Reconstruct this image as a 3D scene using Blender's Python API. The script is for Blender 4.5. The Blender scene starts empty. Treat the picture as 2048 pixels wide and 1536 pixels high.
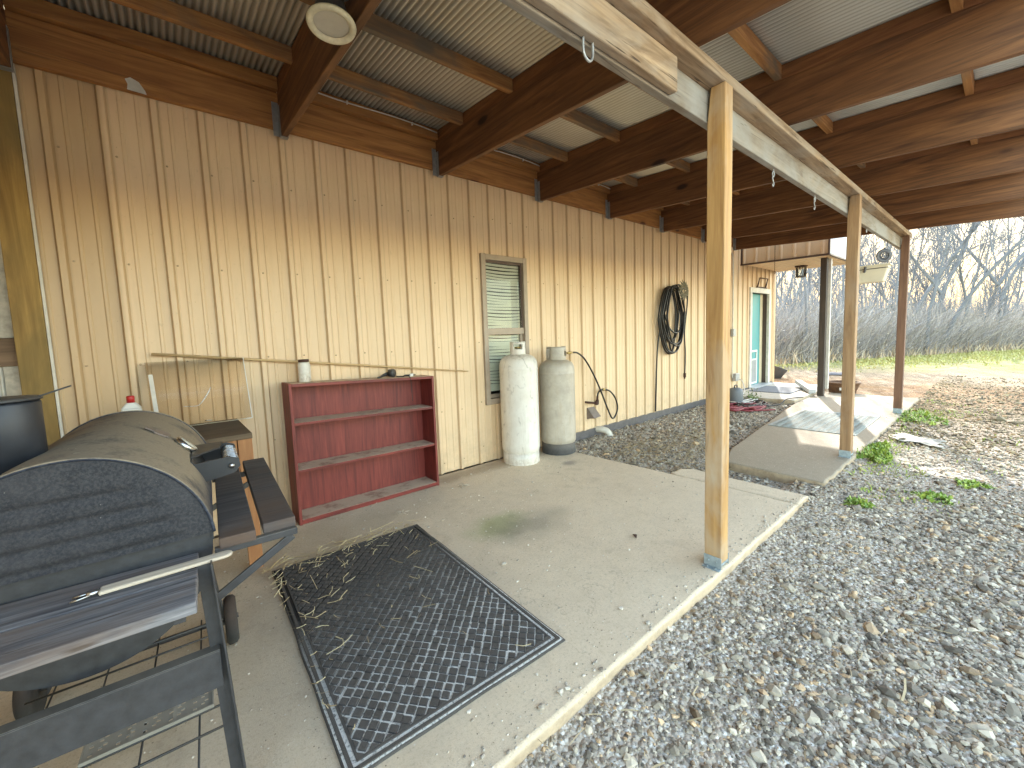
import bpy, bmesh, math, random
import numpy as np
from mathutils import Vector, Matrix, noise as mnoise

random.seed(7)
rng = np.random.default_rng(11)
PI = math.pi
sc = bpy.context.scene
COL = sc.collection

# ------------------------------------------------------------------ helpers
def lin(r, g, b):
    def f(c):
        c = c / 255.0
        return c / 12.92 if c <= 0.04045 else ((c + 0.055) / 1.055) ** 2.4
    return (f(r), f(g), f(b), 1.0)

class MB:
    """collects vertices and faces of ONE mesh"""
    def __init__(s):
        s.v = []; s.f = []; s.mi = []; s.m = 0; s.sm = []; s.smooth = False
    def add(s, vs, fs, smooth=None):
        o = len(s.v); s.v.extend([tuple(p) for p in vs])
        for f in fs:
            s.f.append(tuple(i + o for i in f)); s.mi.append(s.m)
            s.sm.append(s.smooth if smooth is None else smooth)
        return s
    def box(s, x0, x1, y0, y1, z0, z1):
        v = [(x, y, z) for z in (z0, z1) for y in (y0, y1) for x in (x0, x1)]
        return s.add(v, [(0, 2, 3, 1), (4, 5, 7, 6), (0, 1, 5, 4), (2, 6, 7, 3), (0, 4, 6, 2), (1, 3, 7, 5)])
    def obox(s, c, ax, ay, az, hx, hy, hz):
        c, ax, ay, az = map(Vector, (c, ax, ay, az))
        v = [c + ax * (i * hx) + ay * (j * hy) + az * (k * hz) for k in (-1, 1) for j in (-1, 1) for i in (-1, 1)]
        return s.add(v, [(0, 2, 3, 1), (4, 5, 7, 6), (0, 1, 5, 4), (2, 6, 7, 3), (0, 4, 6, 2), (1, 3, 7, 5)])
    def bar(s, p, q, w, h, up=(0, 0, 1)):
        p, q = Vector(p), Vector(q); d = (q - p); L = d.length; d.normalize()
        side = d.cross(Vector(up))
        if side.length < 1e-5: side = d.cross(Vector((1, 0, 0)))
        side.normalize(); u = side.cross(d)
        return s.obox((p + q) / 2, d, side, u, L / 2, w / 2, h / 2)
    def tube(s, pts, r, n=8, cap=True, smooth=True):
        pts = [Vector(p) for p in pts]
        k = len(pts); rs = r if isinstance(r, (list, tuple)) else [r] * k
        vs = []; prev = None
        for i, p in enumerate(pts):
            t = (pts[min(i + 1, k - 1)] - pts[max(i - 1, 0)])
            if t.length < 1e-9: t = Vector((0, 0, 1))
            t.normalize()
            if prev is None:
                a = t.cross(Vector((0, 0, 1)))
                if a.length < 1e-3: a = t.cross(Vector((1, 0, 0)))
            else:
                a = prev - t * prev.dot(t)
                if a.length < 1e-4: a = t.cross(Vector((0.3, 1, 0.2)))
            a.normalize(); prev = a; b = t.cross(a)
            for j in range(n):
                th = 2 * PI * j / n
                vs.append(p + (a * math.cos(th) + b * math.sin(th)) * rs[i])
        fs = []
        for i in range(k - 1):
            for j in range(n):
                fs.append((i * n + j, i * n + (j + 1) % n, (i + 1) * n + (j + 1) % n, (i + 1) * n + j))
        if cap:
            fs.append(tuple(range(n - 1, -1, -1))); fs.append(tuple((k - 1) * n + j for j in range(n)))
        return s.add(vs, fs, smooth)
    def lathe(s, prof, n=40, c=(0, 0, 0), cap=True, smooth=True):
        vs = [(c[0] + r * math.cos(2 * PI * j / n), c[1] + r * math.sin(2 * PI * j / n), c[2] + z) for r, z in prof for j in range(n)]
        fs = []
        for i in range(len(prof) - 1):
            for j in range(n):
                fs.append((i * n + j, i * n + (j + 1) % n, (i + 1) * n + (j + 1) % n, (i + 1) * n + j))
        if cap:
            if prof[0][0] > 1e-4: fs.append(tuple(range(n - 1, -1, -1)))
            if prof[-1][0] > 1e-4: fs.append(tuple((len(prof) - 1) * n + j for j in range(n)))
        return s.add(vs, fs, smooth)
    def build(s, name, mats, parent=None, bevel=0.0, solid=0.0, seg=2, autosmooth=None, subsurf=0):
        me = bpy.data.meshes.new(name); me.from_pydata(s.v, [], s.f)
        for m in (mats if isinstance(mats, (list, tuple)) else [mats]): me.materials.append(m)
        me.polygons.foreach_set('material_index', s.mi)
        me.polygons.foreach_set('use_smooth', s.sm)
        me.validate(); me.update()
        bm = bmesh.new(); bm.from_mesh(me); bmesh.ops.recalc_face_normals(bm, faces=bm.faces); bm.to_mesh(me); bm.free()
        o = bpy.data.objects.new(name, me); COL.objects.link(o)
        if parent: o.parent = parent
        if solid:
            m = o.modifiers.new('solid', 'SOLIDIFY'); m.thickness = solid; m.offset = 0
        if bevel:
            m = o.modifiers.new('bevel', 'BEVEL'); m.width = bevel; m.segments = seg; m.limit_method = 'ANGLE'; m.angle_limit = math.radians(40)
        if subsurf:
            m = o.modifiers.new('sub', 'SUBSURF'); m.levels = subsurf; m.render_levels = subsurf
        return o

def empty(name, loc=(0, 0, 0), rz=0.0):
    o = bpy.data.objects.new(name, None); COL.objects.link(o)
    o.location = loc; o.rotation_euler = (0, 0, rz); o.empty_display_size = 0.1
    return o
def tag(o, label, cat, group=None, kind=None):
    o['label'] = label; o['category'] = cat
    if group: o['group'] = group
    if kind: o['kind'] = kind
    return o
def structure(o): o['kind'] = 'structure'; return o
def copy_tree(o, parent=None):
    c = o.copy(); COL.objects.link(c); c.parent = parent
    for ch in list(o.children): copy_tree(ch, c)
    return c
def smooth_path(pts, n=6):
    """Catmull-Rom"""
    P = [Vector(p) for p in pts]; out = []
    for i in range(len(P) - 1):
        p0 = P[max(i - 1, 0)]; p1 = P[i]; p2 = P[i + 1]; p3 = P[min(i + 2, len(P) - 1)]
        for k in range(n):
            t = k / n
            out.append(0.5 * ((2 * p1) + (p2 - p0) * t + (2 * p0 - 5 * p1 + 4 * p2 - p3) * t * t + (3 * p1 - p0 - 3 * p2 + p3) * t ** 3))
    out.append(P[-1]); return out
def clipf(x, a, b): return max(a, min(b, x))

# ------------------------------------------------------------------ materials
class NT:
    def __init__(s, name):
        s.m = bpy.data.materials.new(name); s.m.use_nodes = True
        s.t = s.m.node_tree; s.t.nodes.clear()
        s.out = s.t.nodes.new('ShaderNodeOutputMaterial')
        s.b = s.t.nodes.new('ShaderNodeBsdfPrincipled'); s.l(s.b.outputs[0], s.out.inputs[0])
        s.tc = s.t.nodes.new('ShaderNodeTexCoord'); s.obj = s.tc.outputs['Object']
    def l(s, a, b): s.t.links.new(a, b)
    def n(s, ty, **kw):
        nd = s.t.nodes.new('ShaderNode' + ty)
        for k, v in kw.items(): setattr(nd, k, v)
        return nd
    def setv(s, sock, v):
        if hasattr(v, 'links') or isinstance(v, bpy.types.NodeSocket): s.l(v, sock)
        else: sock.default_value = v
    def map(s, vec=None, scale=(1, 1, 1), loc=(0, 0, 0), rot=(0, 0, 0)):
        m = s.n('Mapping'); s.l(vec or s.obj, m.inputs[0]); m.inputs['Scale'].default_value = scale
        m.inputs['Location'].default_value = loc; m.inputs['Rotation'].default_value = rot; return m.outputs[0]
    def rnd(s, amt=9.0):
        oi = s.n('ObjectInfo'); mu = s.n('VectorMath', operation='SCALE'); c = s.n('CombineXYZ')
        for i in range(3): s.l(oi.outputs['Random'], c.inputs[i])
        s.l(c.outputs[0], mu.inputs[0]); mu.inputs['Scale'].default_value = amt
        a = s.n('VectorMath', operation='ADD'); s.l(s.obj, a.inputs[0]); s.l(mu.outputs[0], a.inputs[1]); return a.outputs[0]
    def noise(s, vec=None, scale=5, detail=4, rough=.55, dist=0, out='Fac'):
        n = s.n('TexNoise'); s.l(vec or s.obj, n.inputs['Vector'])
        n.inputs['Scale'].default_value = scale; n.inputs['Detail'].default_value = detail
        n.inputs['Roughness'].default_value = rough; n.inputs['Distortion'].default_value = dist
        return n.outputs[out]
    def vor(s, vec=None, scale=5, feature='F1', out='Distance', rand=1.0):
        n = s.n('TexVoronoi', feature=feature); s.l(vec or s.obj, n.inputs['Vector'])
        n.inputs['Scale'].default_value = scale; n.inputs['Randomness'].default_value = rand
        return n.outputs[out]
    def ramp(s, fac, stops, interp='LINEAR'):
        r = s.n('ValToRGB'); s.l(fac, r.inputs[0]); cr = r.color_ramp; cr.interpolation = interp
        while len(cr.elements) > 1: cr.elements.remove(cr.elements[-1])
        cr.elements[0].position = stops[0][0]; cr.elements[0].color = stops[0][1]
        for p, c in stops[1:]:
            e = cr.elements.new(p); e.color = c
        return r.outputs[0]
    def step(s, fac, a, b):
        r = s.n('MapRange', clamp=True); s.l(fac, r.inputs[0]); r.inputs[1].default_value = a; r.inputs[2].default_value = b
        return r.outputs[0]
    def mix(s, fac, a, b, mode='MIX'):
        m = s.n('MixRGB', blend_type=mode)
        s.setv(m.inputs[0], fac); s.setv(m.inputs[1], a); s.setv(m.inputs[2], b); return m.outputs[0]
    def math(s, op, a, b=0.0):
        m = s.n('Math', operation=op); s.setv(m.inputs[0], a); s.setv(m.inputs[1], b); return m.outputs[0]
    def bump(s, h, strength=.3, dist=.01):
        b = s.n('Bump'); b.inputs['Strength'].default_value = strength; b.inputs['Distance'].default_value = dist
        s.l(h, b.inputs['Height']); s.l(b.outputs[0], s.b.inputs['Normal']); return b
    def col(s, c): s.setv(s.b.inputs['Base Color'], c); return s
    def rough(s, v): s.setv(s.b.inputs['Roughness'], v); return s
    def metal(s, v): s.setv(s.b.inputs['Metallic'], v); return s
    def sep(s, vec=None):
        x = s.n('SeparateXYZ'); s.l(vec or s.obj, x.inputs[0]); return x.outputs
    def normal_z(s):
        g = s.n('NewGeometry'); x = s.n('SeparateXYZ'); s.l(g.outputs['Normal'], x.inputs[0]); return x.outputs[2]

def C(*a): return (a[0], a[1], a[2], 1.0)

def wood(name, light, dark, axis='x', grain=26, knots=.6, rough=.72, cracks=0.0, patch=None, knotcol=(.03, .012, .005, 1)):
    t = NT(name); v = t.rnd()
    long_, cross = .07, 1.0
    s = {'x': (long_, cross, cross), 'y': (cross, long_, cross), 'z': (cross, cross, long_)}[axis]
    sk = {'x': (.42, 1, 1), 'y': (1, .42, 1), 'z': (1, 1, .42)}[axis]
    mv = t.map(v, s)
    g1 = t.noise(mv, grain, 5, .6, 1.6)
    g2 = t.noise(mv, grain * 4.5, 3, .6, .4)
    base = t.mix(t.step(g1, .34, .68), dark, light)
    base = t.mix(t.step(g2, .40, .78), base, t.mix(.5, base, dark))
    big = t.noise(t.map(v, sk), 2.3, 3)
    base = t.mix(t.step(big, .45, .8), base, t.mix(.45, base, dark))
    if patch is not None:
        pn = t.noise(t.map(v, sk, (3, 1, 2)), 3.1, 5, .6, .6)
        base = t.mix(t.step(pn, .46, .66), base, patch)
    if knots:
        kv = t.vor(t.map(v, sk), 2.7, 'F1', 'Distance')
        base = t.mix(t.math('MULTIPLY', t.step(kv, .16, .07), knots * .5), base, dark)
        base = t.mix(t.math('MULTIPLY', t.step(kv, .085, .05), knots), base, knotcol)
    h = t.math('ADD', g1, t.math('MULTIPLY', g2, .5))
    if cracks:
        cn = t.noise(t.map(v, {'x': (.05, 1, 1), 'y': (1, .05, 1), 'z': (1, 1, .05)}[axis]), 34, 2, .5, 2.2)
        ck = t.step(cn, .64, .70)
        base = t.mix(t.math('MULTIPLY', ck, cracks), base, (.05, .03, .018, 1))
        h = t.math('SUBTRACT', h, ck)
    t.col(base).rough(rough); t.bump(h, .35, .004)
    return t.m

def plain(name, c, rough=.5, metal=0.0, var=.25, scale=9, dust=None, dustamt=.0, bump=0.0, spec=None):
    t = NT(name); n = t.noise(t.rnd(), scale, 5, .6)
    d = (c[0] * (1 - var), c[1] * (1 - var), c[2] * (1 - var), 1)
    b = t.mix(t.step(n, .3, .7), d, c)
    if dust is not None:
        f = t.math('MULTIPLY', t.step(t.normal_z(), -.1, .8), dustamt)
        f = t.math('MULTIPLY', f, t.step(t.noise(t.rnd(), 5, 6, .65), .22, .6))
        b = t.mix(f, b, dust); t.metal(metal)
    t.col(b).rough(t.math('ADD', t.math('MULTIPLY', n, .3), rough - .12)).metal(metal)
    if spec is not None: t.b.inputs['Specular IOR Level'].default_value = spec
    if bump: t.bump(t.noise(t.rnd(), 60, 4), bump, .003)
    return t.m

M = {}
# rafters / framing
M['rafter'] = wood('rafter wood', C(.26, .117, .043), C(.078, .030, .011), 'y', 15, 1, .66, cracks=.4, knotcol=(.022, .007, .004, 1))
M['nailer'] = wood('nailer wood', C(.29, .13, .047), C(.145, .055, .02), 'y', 22, .4, .7)
M['purlin'] = wood('purlin wood', C(.50, .26, .09), C(.22, .09, .028), 'x', 22, .7, .75, patch=(.13, .10, .07, 1))
M['ledger'] = wood('ledger wood', C(.47, .225, .066), C(.20, .08, .022), 'x', 13, 1, .7, cracks=.3, knotcol=(.07, .02, .008, 1))
M['beam'] = wood('weathered beam wood', C(.47, .345, .225), C(.165, .105, .06), 'x', 17, .8, .85, cracks=.95, patch=(.36, .32, .27, 1))
M['beamgrey'] = wood('grey weathered board', C(.32, .275, .22), C(.16, .13, .10), 'x', 18, .35, .85, cracks=.5, patch=(.30, .30, .29, 1))
M['post1'] = wood('yellow post wood', C(.52, .31, .115), C(.30, .155, .05), 'z', 17, .9, .7, cracks=.25, patch=(.44, .35, .25, 1))
M['post2'] = wood('tan post wood', C(.40, .25, .13), C(.22, .125, .06), 'z', 18, .9, .75, cracks=.3, patch=(.30, .22, .15, 1))
M['post3'] = wood('red brown post wood', C(.20, .105, .06), C(.10, .048, .028), 'z', 18, .6, .7)
M['darkpost'] = wood('dark stained post wood', C(.07, .052, .038), C(.032, .023, .018), 'z', 18, .4, .7)
M['cornerboard'] = wood('treated corner board', C(.36, .23, .07), C(.19, .11, .03), 'z', 14, .8, .75, patch=(.16, .11, .035, 1))
M['brownboard'] = wood('brown girt board', C(.22, .14, .085), C(.12, .075, .045), 'x', 20, .3, .8)
M['orangewood'] = wood('orange pine board', C(.40, .19, .075), C(.26, .11, .04), 'z', 20, .3, .7)
M['darktop'] = wood('dark dusty table wood', C(.16, .11, .065), C(.075, .05, .03), 'x', 20, .3, .8)
M['bluewood'] = wood('blue grey worn painted wood', C(.25, .245, .255), C(.05, .05, .06), 'x', 30, .3, .85, patch=(.15, .105, .078, 1), cracks=.7)
M['slatwood'] = wood('worn dark slat wood', C(.10, .09, .088), C(.035, .032, .034), 'x', 22, .2, .85, patch=(.085, .055, .04, 1), cracks=.4)
M['redwood'] = wood('dark red stained wood', C(.225, .036, .026), C(.10, .012, .010), 'z', 22, .35, .55)
M['rod'] = wood('thin pale wood rod', C(.62, .45, .24), C(.4, .27, .13), 'x', 22, 0, .7)
M['palewood'] = wood('pale worn wood', C(.66, .58, .47), C(.42, .35, .27), 'x', 30, 0, .8)

# red shelf boards with dust lying on top
def redshelf():
    t = NT('dusty red shelf'); v = t.rnd()
    g = t.noise(t.map(v, (.08, 1, 1)), 24, 5, .6, 1)
    b = t.mix(t.step(g, .35, .65), C(.085, .009, .008), C(.20, .028, .020))
    f = t.math('MULTIPLY', t.step(t.normal_z(), .4, .9), t.step(t.noise(v, 9, 6, .7), .22, .5))
    b = t.mix(t.math('MULTIPLY', f, .85), b, C(.62, .50, .36))
    t.col(b).rough(t.math('ADD', .5, t.math('MULTIPLY', f, .35))); t.bump(g, .2, .002); return t.m
M['redshelf'] = redshelf()

def siding():
    t = NT('tan painted steel siding'); x, y, z = t.sep()
    n1 = t.noise(t.obj, 1.4, 5, .6); n2 = t.noise(t.map(t.obj, (6, 6, .5)), 3.0, 6, .65); n3 = t.noise(t.obj, 26, 5, .7)
    b = t.mix(t.step(n1, .3, .7), C(.66, .48, .30), C(.72, .535, .345))
    b = t.mix(t.math('MULTIPLY', t.step(n2, .5, .85), .35), b, C(.42, .285, .15))
    b = t.mix(t.math('MULTIPLY', t.step(n3, .60, .74), .45), b, C(.46, .35, .23))
    pid = t.n('TexWhiteNoise', noise_dimensions='1D'); t.l(t.math('FLOOR', t.math('MULTIPLY', t.math('ADD', x, .185), 1 / .914)), pid.inputs['W'])
    b = t.mix(t.math('MULTIPLY', pid.outputs[0], .10), b, C(.52, .37, .22))
    # the two oldest panels at the corner are browner
    b = t.mix(t.math('MULTIPLY', t.step(x, -.165, -.185), .62), b, C(.38, .245, .12))
    # rib-base shade painted into the colour, then splash dirt near the ground
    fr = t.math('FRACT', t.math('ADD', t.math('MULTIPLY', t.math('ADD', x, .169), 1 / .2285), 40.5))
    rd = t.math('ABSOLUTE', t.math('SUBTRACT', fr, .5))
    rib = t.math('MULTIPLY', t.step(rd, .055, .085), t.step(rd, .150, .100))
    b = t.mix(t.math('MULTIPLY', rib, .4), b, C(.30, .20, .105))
    lo = t.math('MULTIPLY', t.step(z, .55, .02), t.step(t.noise(t.obj, 7, 6, .7), .38, .62))
    b = t.mix(t.math('MULTIPLY', lo, .55), b, C(.37, .28, .19))
    rs = t.math('MULTIPLY', t.step(t.noise(t.map(t.obj, (1, 1, .25)), 9, 5, .7), .70, .78), .5)
    b = t.mix(rs, b, C(.30, .17, .08))
    # faint dirt streaks running down and scattered specks
    st = t.math('MULTIPLY', t.step(t.noise(t.map(t.obj, (1, 1, .05)), 26, 4, .6), .66, .78), .25)
    b = t.mix(st, b, C(.36, .25, .14))
    b = t.mix(t.math('MULTIPLY', t.step(t.vor(t.obj, 17), .045, .02), .6), b, C(.20, .12, .06))
    t.col(b).rough(t.math('ADD', .34, t.math('MULTIPLY', n3, .22)))
    t.bump(t.math('ADD', t.math('MULTIPLY', t.noise(t.map(t.obj, (1, 1, .45)), 3.2, 2), 1.0), t.math('MULTIPLY', n3, .03)), .35, .012)
    return t.m
M['siding'] = siding()
M['screw'] = plain('siding screw head', C(.40, .29, .17), .4, .3)
M['tantrim'] = plain('tan metal trim', C(.52, .36, .20), .45, 0, .15)
M['darktrim'] = plain('dark base trim', C(.105, .095, .10), .6, 0, .5, 14, C(.3, .26, .2), .4)
M['browntrim'] = plain('brown metal trim', C(.10, .06, .045), .5)
M['whitetrim'] = plain('dirty white trim', C(.66, .62, .55), .5, 0, .3)

def sheet():
    t = NT('galvanised roof sheet'); n = t.noise(t.obj, 2.2, 4); n2 = t.noise(t.map(t.obj, (1, .15, 1)), 30, 3)
    b = t.mix(t.step(n, .3, .7), C(.60, .60, .575), C(.70, .70, .68)); b = t.mix(t.math('MULTIPLY', n2, .3), b, C(.42, .40, .35))
    # corrugation shading painted into the colour, darker in the upper valleys
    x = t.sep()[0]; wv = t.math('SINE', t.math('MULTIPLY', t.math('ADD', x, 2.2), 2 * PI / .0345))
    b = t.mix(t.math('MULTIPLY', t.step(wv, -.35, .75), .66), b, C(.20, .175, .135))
    t.col(b).rough(.34).metal(.6); return t.m
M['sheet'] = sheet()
M['galv'] = plain('galvanised steel', C(.42, .43, .44), .45, .7, .3, 30)
M['galvblue'] = plain('weathered galvanised bracket', C(.40, .47, .50), .55, .4, .35, 40)
M['whitesheet'] = plain('white metal sheet', C(.70, .72, .76), .4, 0, .12)

def concrete(name, a, b_, stain=True):
    t = NT(name)
    n1 = t.noise(t.obj, .9, 5, .6); n2 = t.noise(t.obj, 12, 6, .7); n3 = t.noise(t.obj, 240, 3, .6); n4 = t.noise(t.obj, 3.4, 6, .65, .8)
    b = t.mix(t.step(n1, .3, .7), a, b_)
    b = t.mix(t.math('MULTIPLY', t.step(n2, .45, .75), .42), b, C(a[0] * .66, a[1] * .63, a[2] * .58))
    b = t.mix(t.math('MULTIPLY', t.step(n4, .56, .74), .38), b, C(.25, .19, .13))
    b = t.mix(t.math('MULTIPLY', t.step(n3, .56, .72), .42), b, C(.17, .135, .10))
    b = t.mix(t.math('MULTIPLY', t.step(n3, .42, .30), .35), b, C(.70, .63, .53))
    n5 = t.noise(t.obj, 75, 4, .75); b = t.mix(t.math('MULTIPLY', t.step(n5, .52, .68), .38), b, C(.24, .18, .125)); b = t.mix(t.math('MULTIPLY', t.step(n5, .44, .30), .25), b, C(.80, .72, .60))
    sp = t.vor(t.obj, 34); b = t.mix(t.step(sp, .10, .06), b, C(.16, .12, .08))
    sp2 = t.vor(t.map(t.obj, (1, 1, 1), (5, 3, 0)), 21); b = t.mix(t.step(sp2, .085, .05), b, C(.72, .66, .56))
    if stain:
        x, y, z = t.sep()
        def blob(cx, cy, rx, ry, c, amt):
            dx = t.math('MULTIPLY', t.math('SUBTRACT', x, cx), 1 / rx); dy = t.math('MULTIPLY', t.math('SUBTRACT', y, cy), 1 / ry)
            d = t.math('SQRT', t.math('ADD', t.math('MULTIPLY', dx, dx), t.math('MULTIPLY', dy, dy)))
            d = t.math('ADD', d, t.math('MULTIPLY', t.math('SUBTRACT', t.noise(t.obj, 6, 5, .65), .5), 1.3))
            return t.mix(t.math('MULTIPLY', t.step(d, 1.1, .35), amt), b, c)
        b = blob(1.62, -1.18, .28, .18, C(.24, .27, .10), .6)
        b = blob(1.78, -1.32, .38, .20, C(.15, .145, .11), .5)
        b = blob(2.95, -.62, .10, .07, C(.16, .14, .13), .6)
        b = blob(.6, -.55, .9, .30, C(.30, .22, .13), .35)
        b = blob(.1, -1.5, .9, .9, C(.25, .20, .15), .38)
        b = blob(2.2, -.15, 1.4, .14, C(.22, .16, .10), .5)
        b = blob(.75, -1.45, .62, .85, C(.20, .17, .13), .30)
        wv = t.n('VectorMath', operation='ADD'); dn = t.noise(t.obj, 2.6, 5, .6, out='Color'); t.l(t.obj, wv.inputs[0]); t.l(dn, wv.inputs[1])
        ce = t.vor(wv.outputs[0], .55, 'DISTANCE_TO_EDGE'); b = t.mix(t.math('MULTIPLY', t.step(ce, .003, .0008), .28), b, C(.15, .12, .09))
        ed = t.math('MULTIPLY', t.step(y, -2.18, -2.36), t.step(n2, .40, .62)); b = t.mix(t.math('MULTIPLY', ed, .16), b, C(.74, .60, .42))
    side = t.step(t.normal_z(), .75, .25); b = t.mix(t.math('MULTIPLY', side, .8), b, t.mix(t.step(n2, .4, .65), C(.40, .30, .19), C(.25, .18, .11)))
    t.col(b).rough(.88); t.bump(t.math('ADD', t.math('MULTIPLY', n3, .6), t.math('MULTIPLY', n2, .5)), .45, .006); return t.m
M['concrete'] = concrete('patio concrete', C(.70, .575, .415), C(.60, .485, .35))
M['concrete2'] = concrete('walkway concrete', C(.30, .25, .18), C(.255, .21, .15), False)
M['step'] = concrete('door step concrete', C(.55, .50, .43), C(.48, .44, .38), False)

def groundmat():
    t = NT('gravel and dirt ground'); x, y, z = t.sep()
    big = t.noise(t.obj, .35, 5, .6); n = t.noise(t.obj, 9, 6, .7)
    b = t.mix(t.step(n, .35, .65), C(.31, .255, .20), C(.48, .41, .335))
    for sc_, (lo, hi) in ((46, (.05, .5)), (85, (.05, .5))):
        cc = t.vor(t.obj, sc_, 'F1', 'Color'); d = t.vor(t.obj, sc_, 'F1', 'Distance')
        sx = t.n('SeparateXYZ'); t.l(cc, sx.inputs[0])
        stone = t.ramp(sx.outputs[0], [(0, C(.24, .215, .19)), (.35, C(.43, .39, .345)), (.7, C(.60, .555, .495)), (1, C(.78, .74, .67))])
        keep = t.math('MULTIPLY', t.step(sx.outputs[1], .45, .55), t.step(d, .52, .36))
        b = t.mix(keep, b, stone)
    dist = t.math('ADD', x, t.math('MULTIPLY', t.math('SUBTRACT', big, .5), 6.0))
    # orange leaf litter and soil strip, then pale gravel, then winter grass
    soil = t.math('MULTIPLY', t.math('MULTIPLY', t.step(dist, 8.2, 9.4), t.step(dist, 13.2, 11.8)), t.step(t.noise(t.obj, 2.2, 6, .7), .34, .52))
    b = t.mix(t.math('MULTIPLY', soil, .92), b, t.mix(t.step(n, .4, .62), C(.27, .145, .05), C(.46, .285, .12)))
    weeds = t.math('MULTIPLY', t.step(t.noise(t.obj, .9, 6, .72), .53, .70), t.step(x, 3.2, 5.2))
    b = t.mix(t.math('MULTIPLY', weeds, .40), b, t.mix(n, C(.20, .19, .05), C(.36, .30, .14)))
    b = t.mix(t.step(x, 5.0, 9.0), b, t.mix(1.0, b, C(.52, .43, .31), 'MULTIPLY'))
    far = t.step(dist, 15.5, 19.0)
    b = t.mix(far, b, t.mix(t.step(t.noise(t.obj, 1.1, 6, .7), .42, .6), C(.25, .25, .065), C(.36, .30, .14)))
    t.col(b).rough(.95)
    hh = t.math('ADD', t.math('MULTIPLY', t.vor(t.obj, 46), -1.0), t.math('MULTIPLY', n, .8))
    t.bump(hh, .9, .02); return t.m
M['ground'] = groundmat()

def vcol(name, rough=.85, bump=.0, trans=0):
    t = NT(name); a = t.n('VertexColor'); a.layer_name = 'col'
    n = t.noise(t.obj, 120, 4, .7)
    t.col(t.mix(t.math('MULTIPLY', t.step(n, .4, .7), .35), a.outputs[0], t.mix(.55, a.outputs[0], C(.08, .07, .06)))).rough(rough)
    return t.m
M['stone'] = vcol('loose stones')
M['straw'] = vcol('straw bits', .8)
M['grassblade'] = vcol('grass blades', .7)

def rubber():
    t = NT('grey black carpet mat'); n = t.noise(t.obj, 320, 3, .7); n2 = t.noise(t.obj, 7, 5, .6)
    x, y, z = t.sep()
    b = t.mix(n, C(.022, .019, .017), C(.125, .110, .098))
    b = t.mix(t.math('MULTIPLY', t.step(n2, .45, .7), t.math('MULTIPLY', t.step(y, -.15, .5), .6)), b, C(.075, .05, .03))
    b = t.mix(t.math('MULTIPLY', t.step(n2, .4, .8), .28), b, C(.16, .155, .155)); t.col(b).rough(.95); t.bump(n, 1.0, .004); return t.m
M['mat'] = rubber()
def matgroove():
    t = NT('dust in mat grooves'); n = t.noise(t.obj, 90, 4, .7); x, y, z = t.sep()
    amt = t.math('MULTIPLY', t.step(n, .30, .50), t.step(t.math('ADD', y, t.math('MULTIPLY', x, -.45)), .36, -.38))
    t.col(t.mix(amt, C(.020, .017, .015), C(.78, .75, .69))).rough(.95); return t.m
M['matgroove'] = matgroove()

def dusty_steel():
    t = NT('dusty black grill steel'); v = t.obj
    n = t.noise(v, 120, 4, .7); n2 = t.noise(v, 7, 6, .65)
    b = t.mix(t.step(n, .45, .75), C(.020, .025, .040), C(.052, .060, .082))
    b = t.mix(t.math('MULTIPLY', t.step(n2, .50, .72), .4), b, C(.11, .10, .105))
    # thick brown dust wherever the sheet faces the sky
    f = t.step(t.math('ADD', t.normal_z(), t.math('MULTIPLY', t.math('SUBTRACT', n2, .5), .5)), .12, .55)
    f = t.math('MULTIPLY', f, t.step(t.math('ADD', n2, t.math('MULTIPLY', n, .25)), .34, .62))
    b = t.mix(t.math('MULTIPLY', f, .92), b, t.mix(n, C(.20, .16, .112), C(.33, .275, .20)))
    # pale runs and droppings
    dr = t.math('MULTIPLY', t.step(t.noise(t.map(v, (1, 1, .05)), 44, 2, .5, .3), .715, .745), t.step(t.noise(v, 6, 2), .50, .56))
    b = t.mix(t.math('MULTIPLY', dr, .75), b, C(.46, .42, .34))
    t.col(b).rough(t.math('ADD', .66, t.math('MULTIPLY', f, .3))); t.b.inputs['Specular IOR Level'].default_value = .22
    t.bump(n, .12, .002); return t.m
M['grill'] = dusty_steel()
def cap_steel():
    t = NT('speckled black end cap'); v = t.obj
    n = t.noise(v, 150, 4, .75); n2 = t.noise(v, 6, 6, .65)
    b = t.mix(t.step(n, .42, .72), C(.022, .023, .028), C(.056, .055, .058))
    b = t.mix(t.math('MULTIPLY', t.step(n2, .48, .72), .4), b, C(.075, .072, .078))
    b = t.mix(t.math('MULTIPLY', t.step(t.vor(v, 45), .06, .03), .5), b, C(.28, .26, .24))
    dr = t.math('MULTIPLY', t.step(t.noise(t.map(v, (1, 1, .045)), 40, 2, .5, .3), .735, .755), t.step(t.noise(v, 7, 2), .52, .57))
    b = t.mix(t.math('MULTIPLY', dr, .8), b, C(.50, .46, .36))
    t.col(b).rough(.75); t.b.inputs['Specular IOR Level'].default_value = .2; t.bump(n, .15, .002); return t.m
M['grillcap'] = cap_steel()
M['grillframe'] = plain('navy black painted steel', C(.028, .030, .037), .5, 0, .5, 40, C(.22, .19, .15), .5, bump=.2)
M['blacksteel'] = plain('black steel', C(.022, .024, .030), .5, 0, .4, 30, C(.15, .13, .10), .35)
M['stack'] = plain('black stack pipe', C(.026, .030, .040), .45, .2, .4, 20)
M['chrome'] = plain('bright metal', C(.65, .64, .62), .25, 1.0, .2, 30)
M['rust'] = plain('rusty black rubber', C(.030, .029, .028), .9, 0, .5, 20, C(.10, .055, .035), .5, bump=.5)
M['perf'] = plain('dusty pressed steel plate', C(.25, .235, .20), .8, .1, .3, 25, C(.30, .27, .22), .7)
M['blackwire'] = plain('black wire', C(.02, .02, .02), .5)

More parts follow.
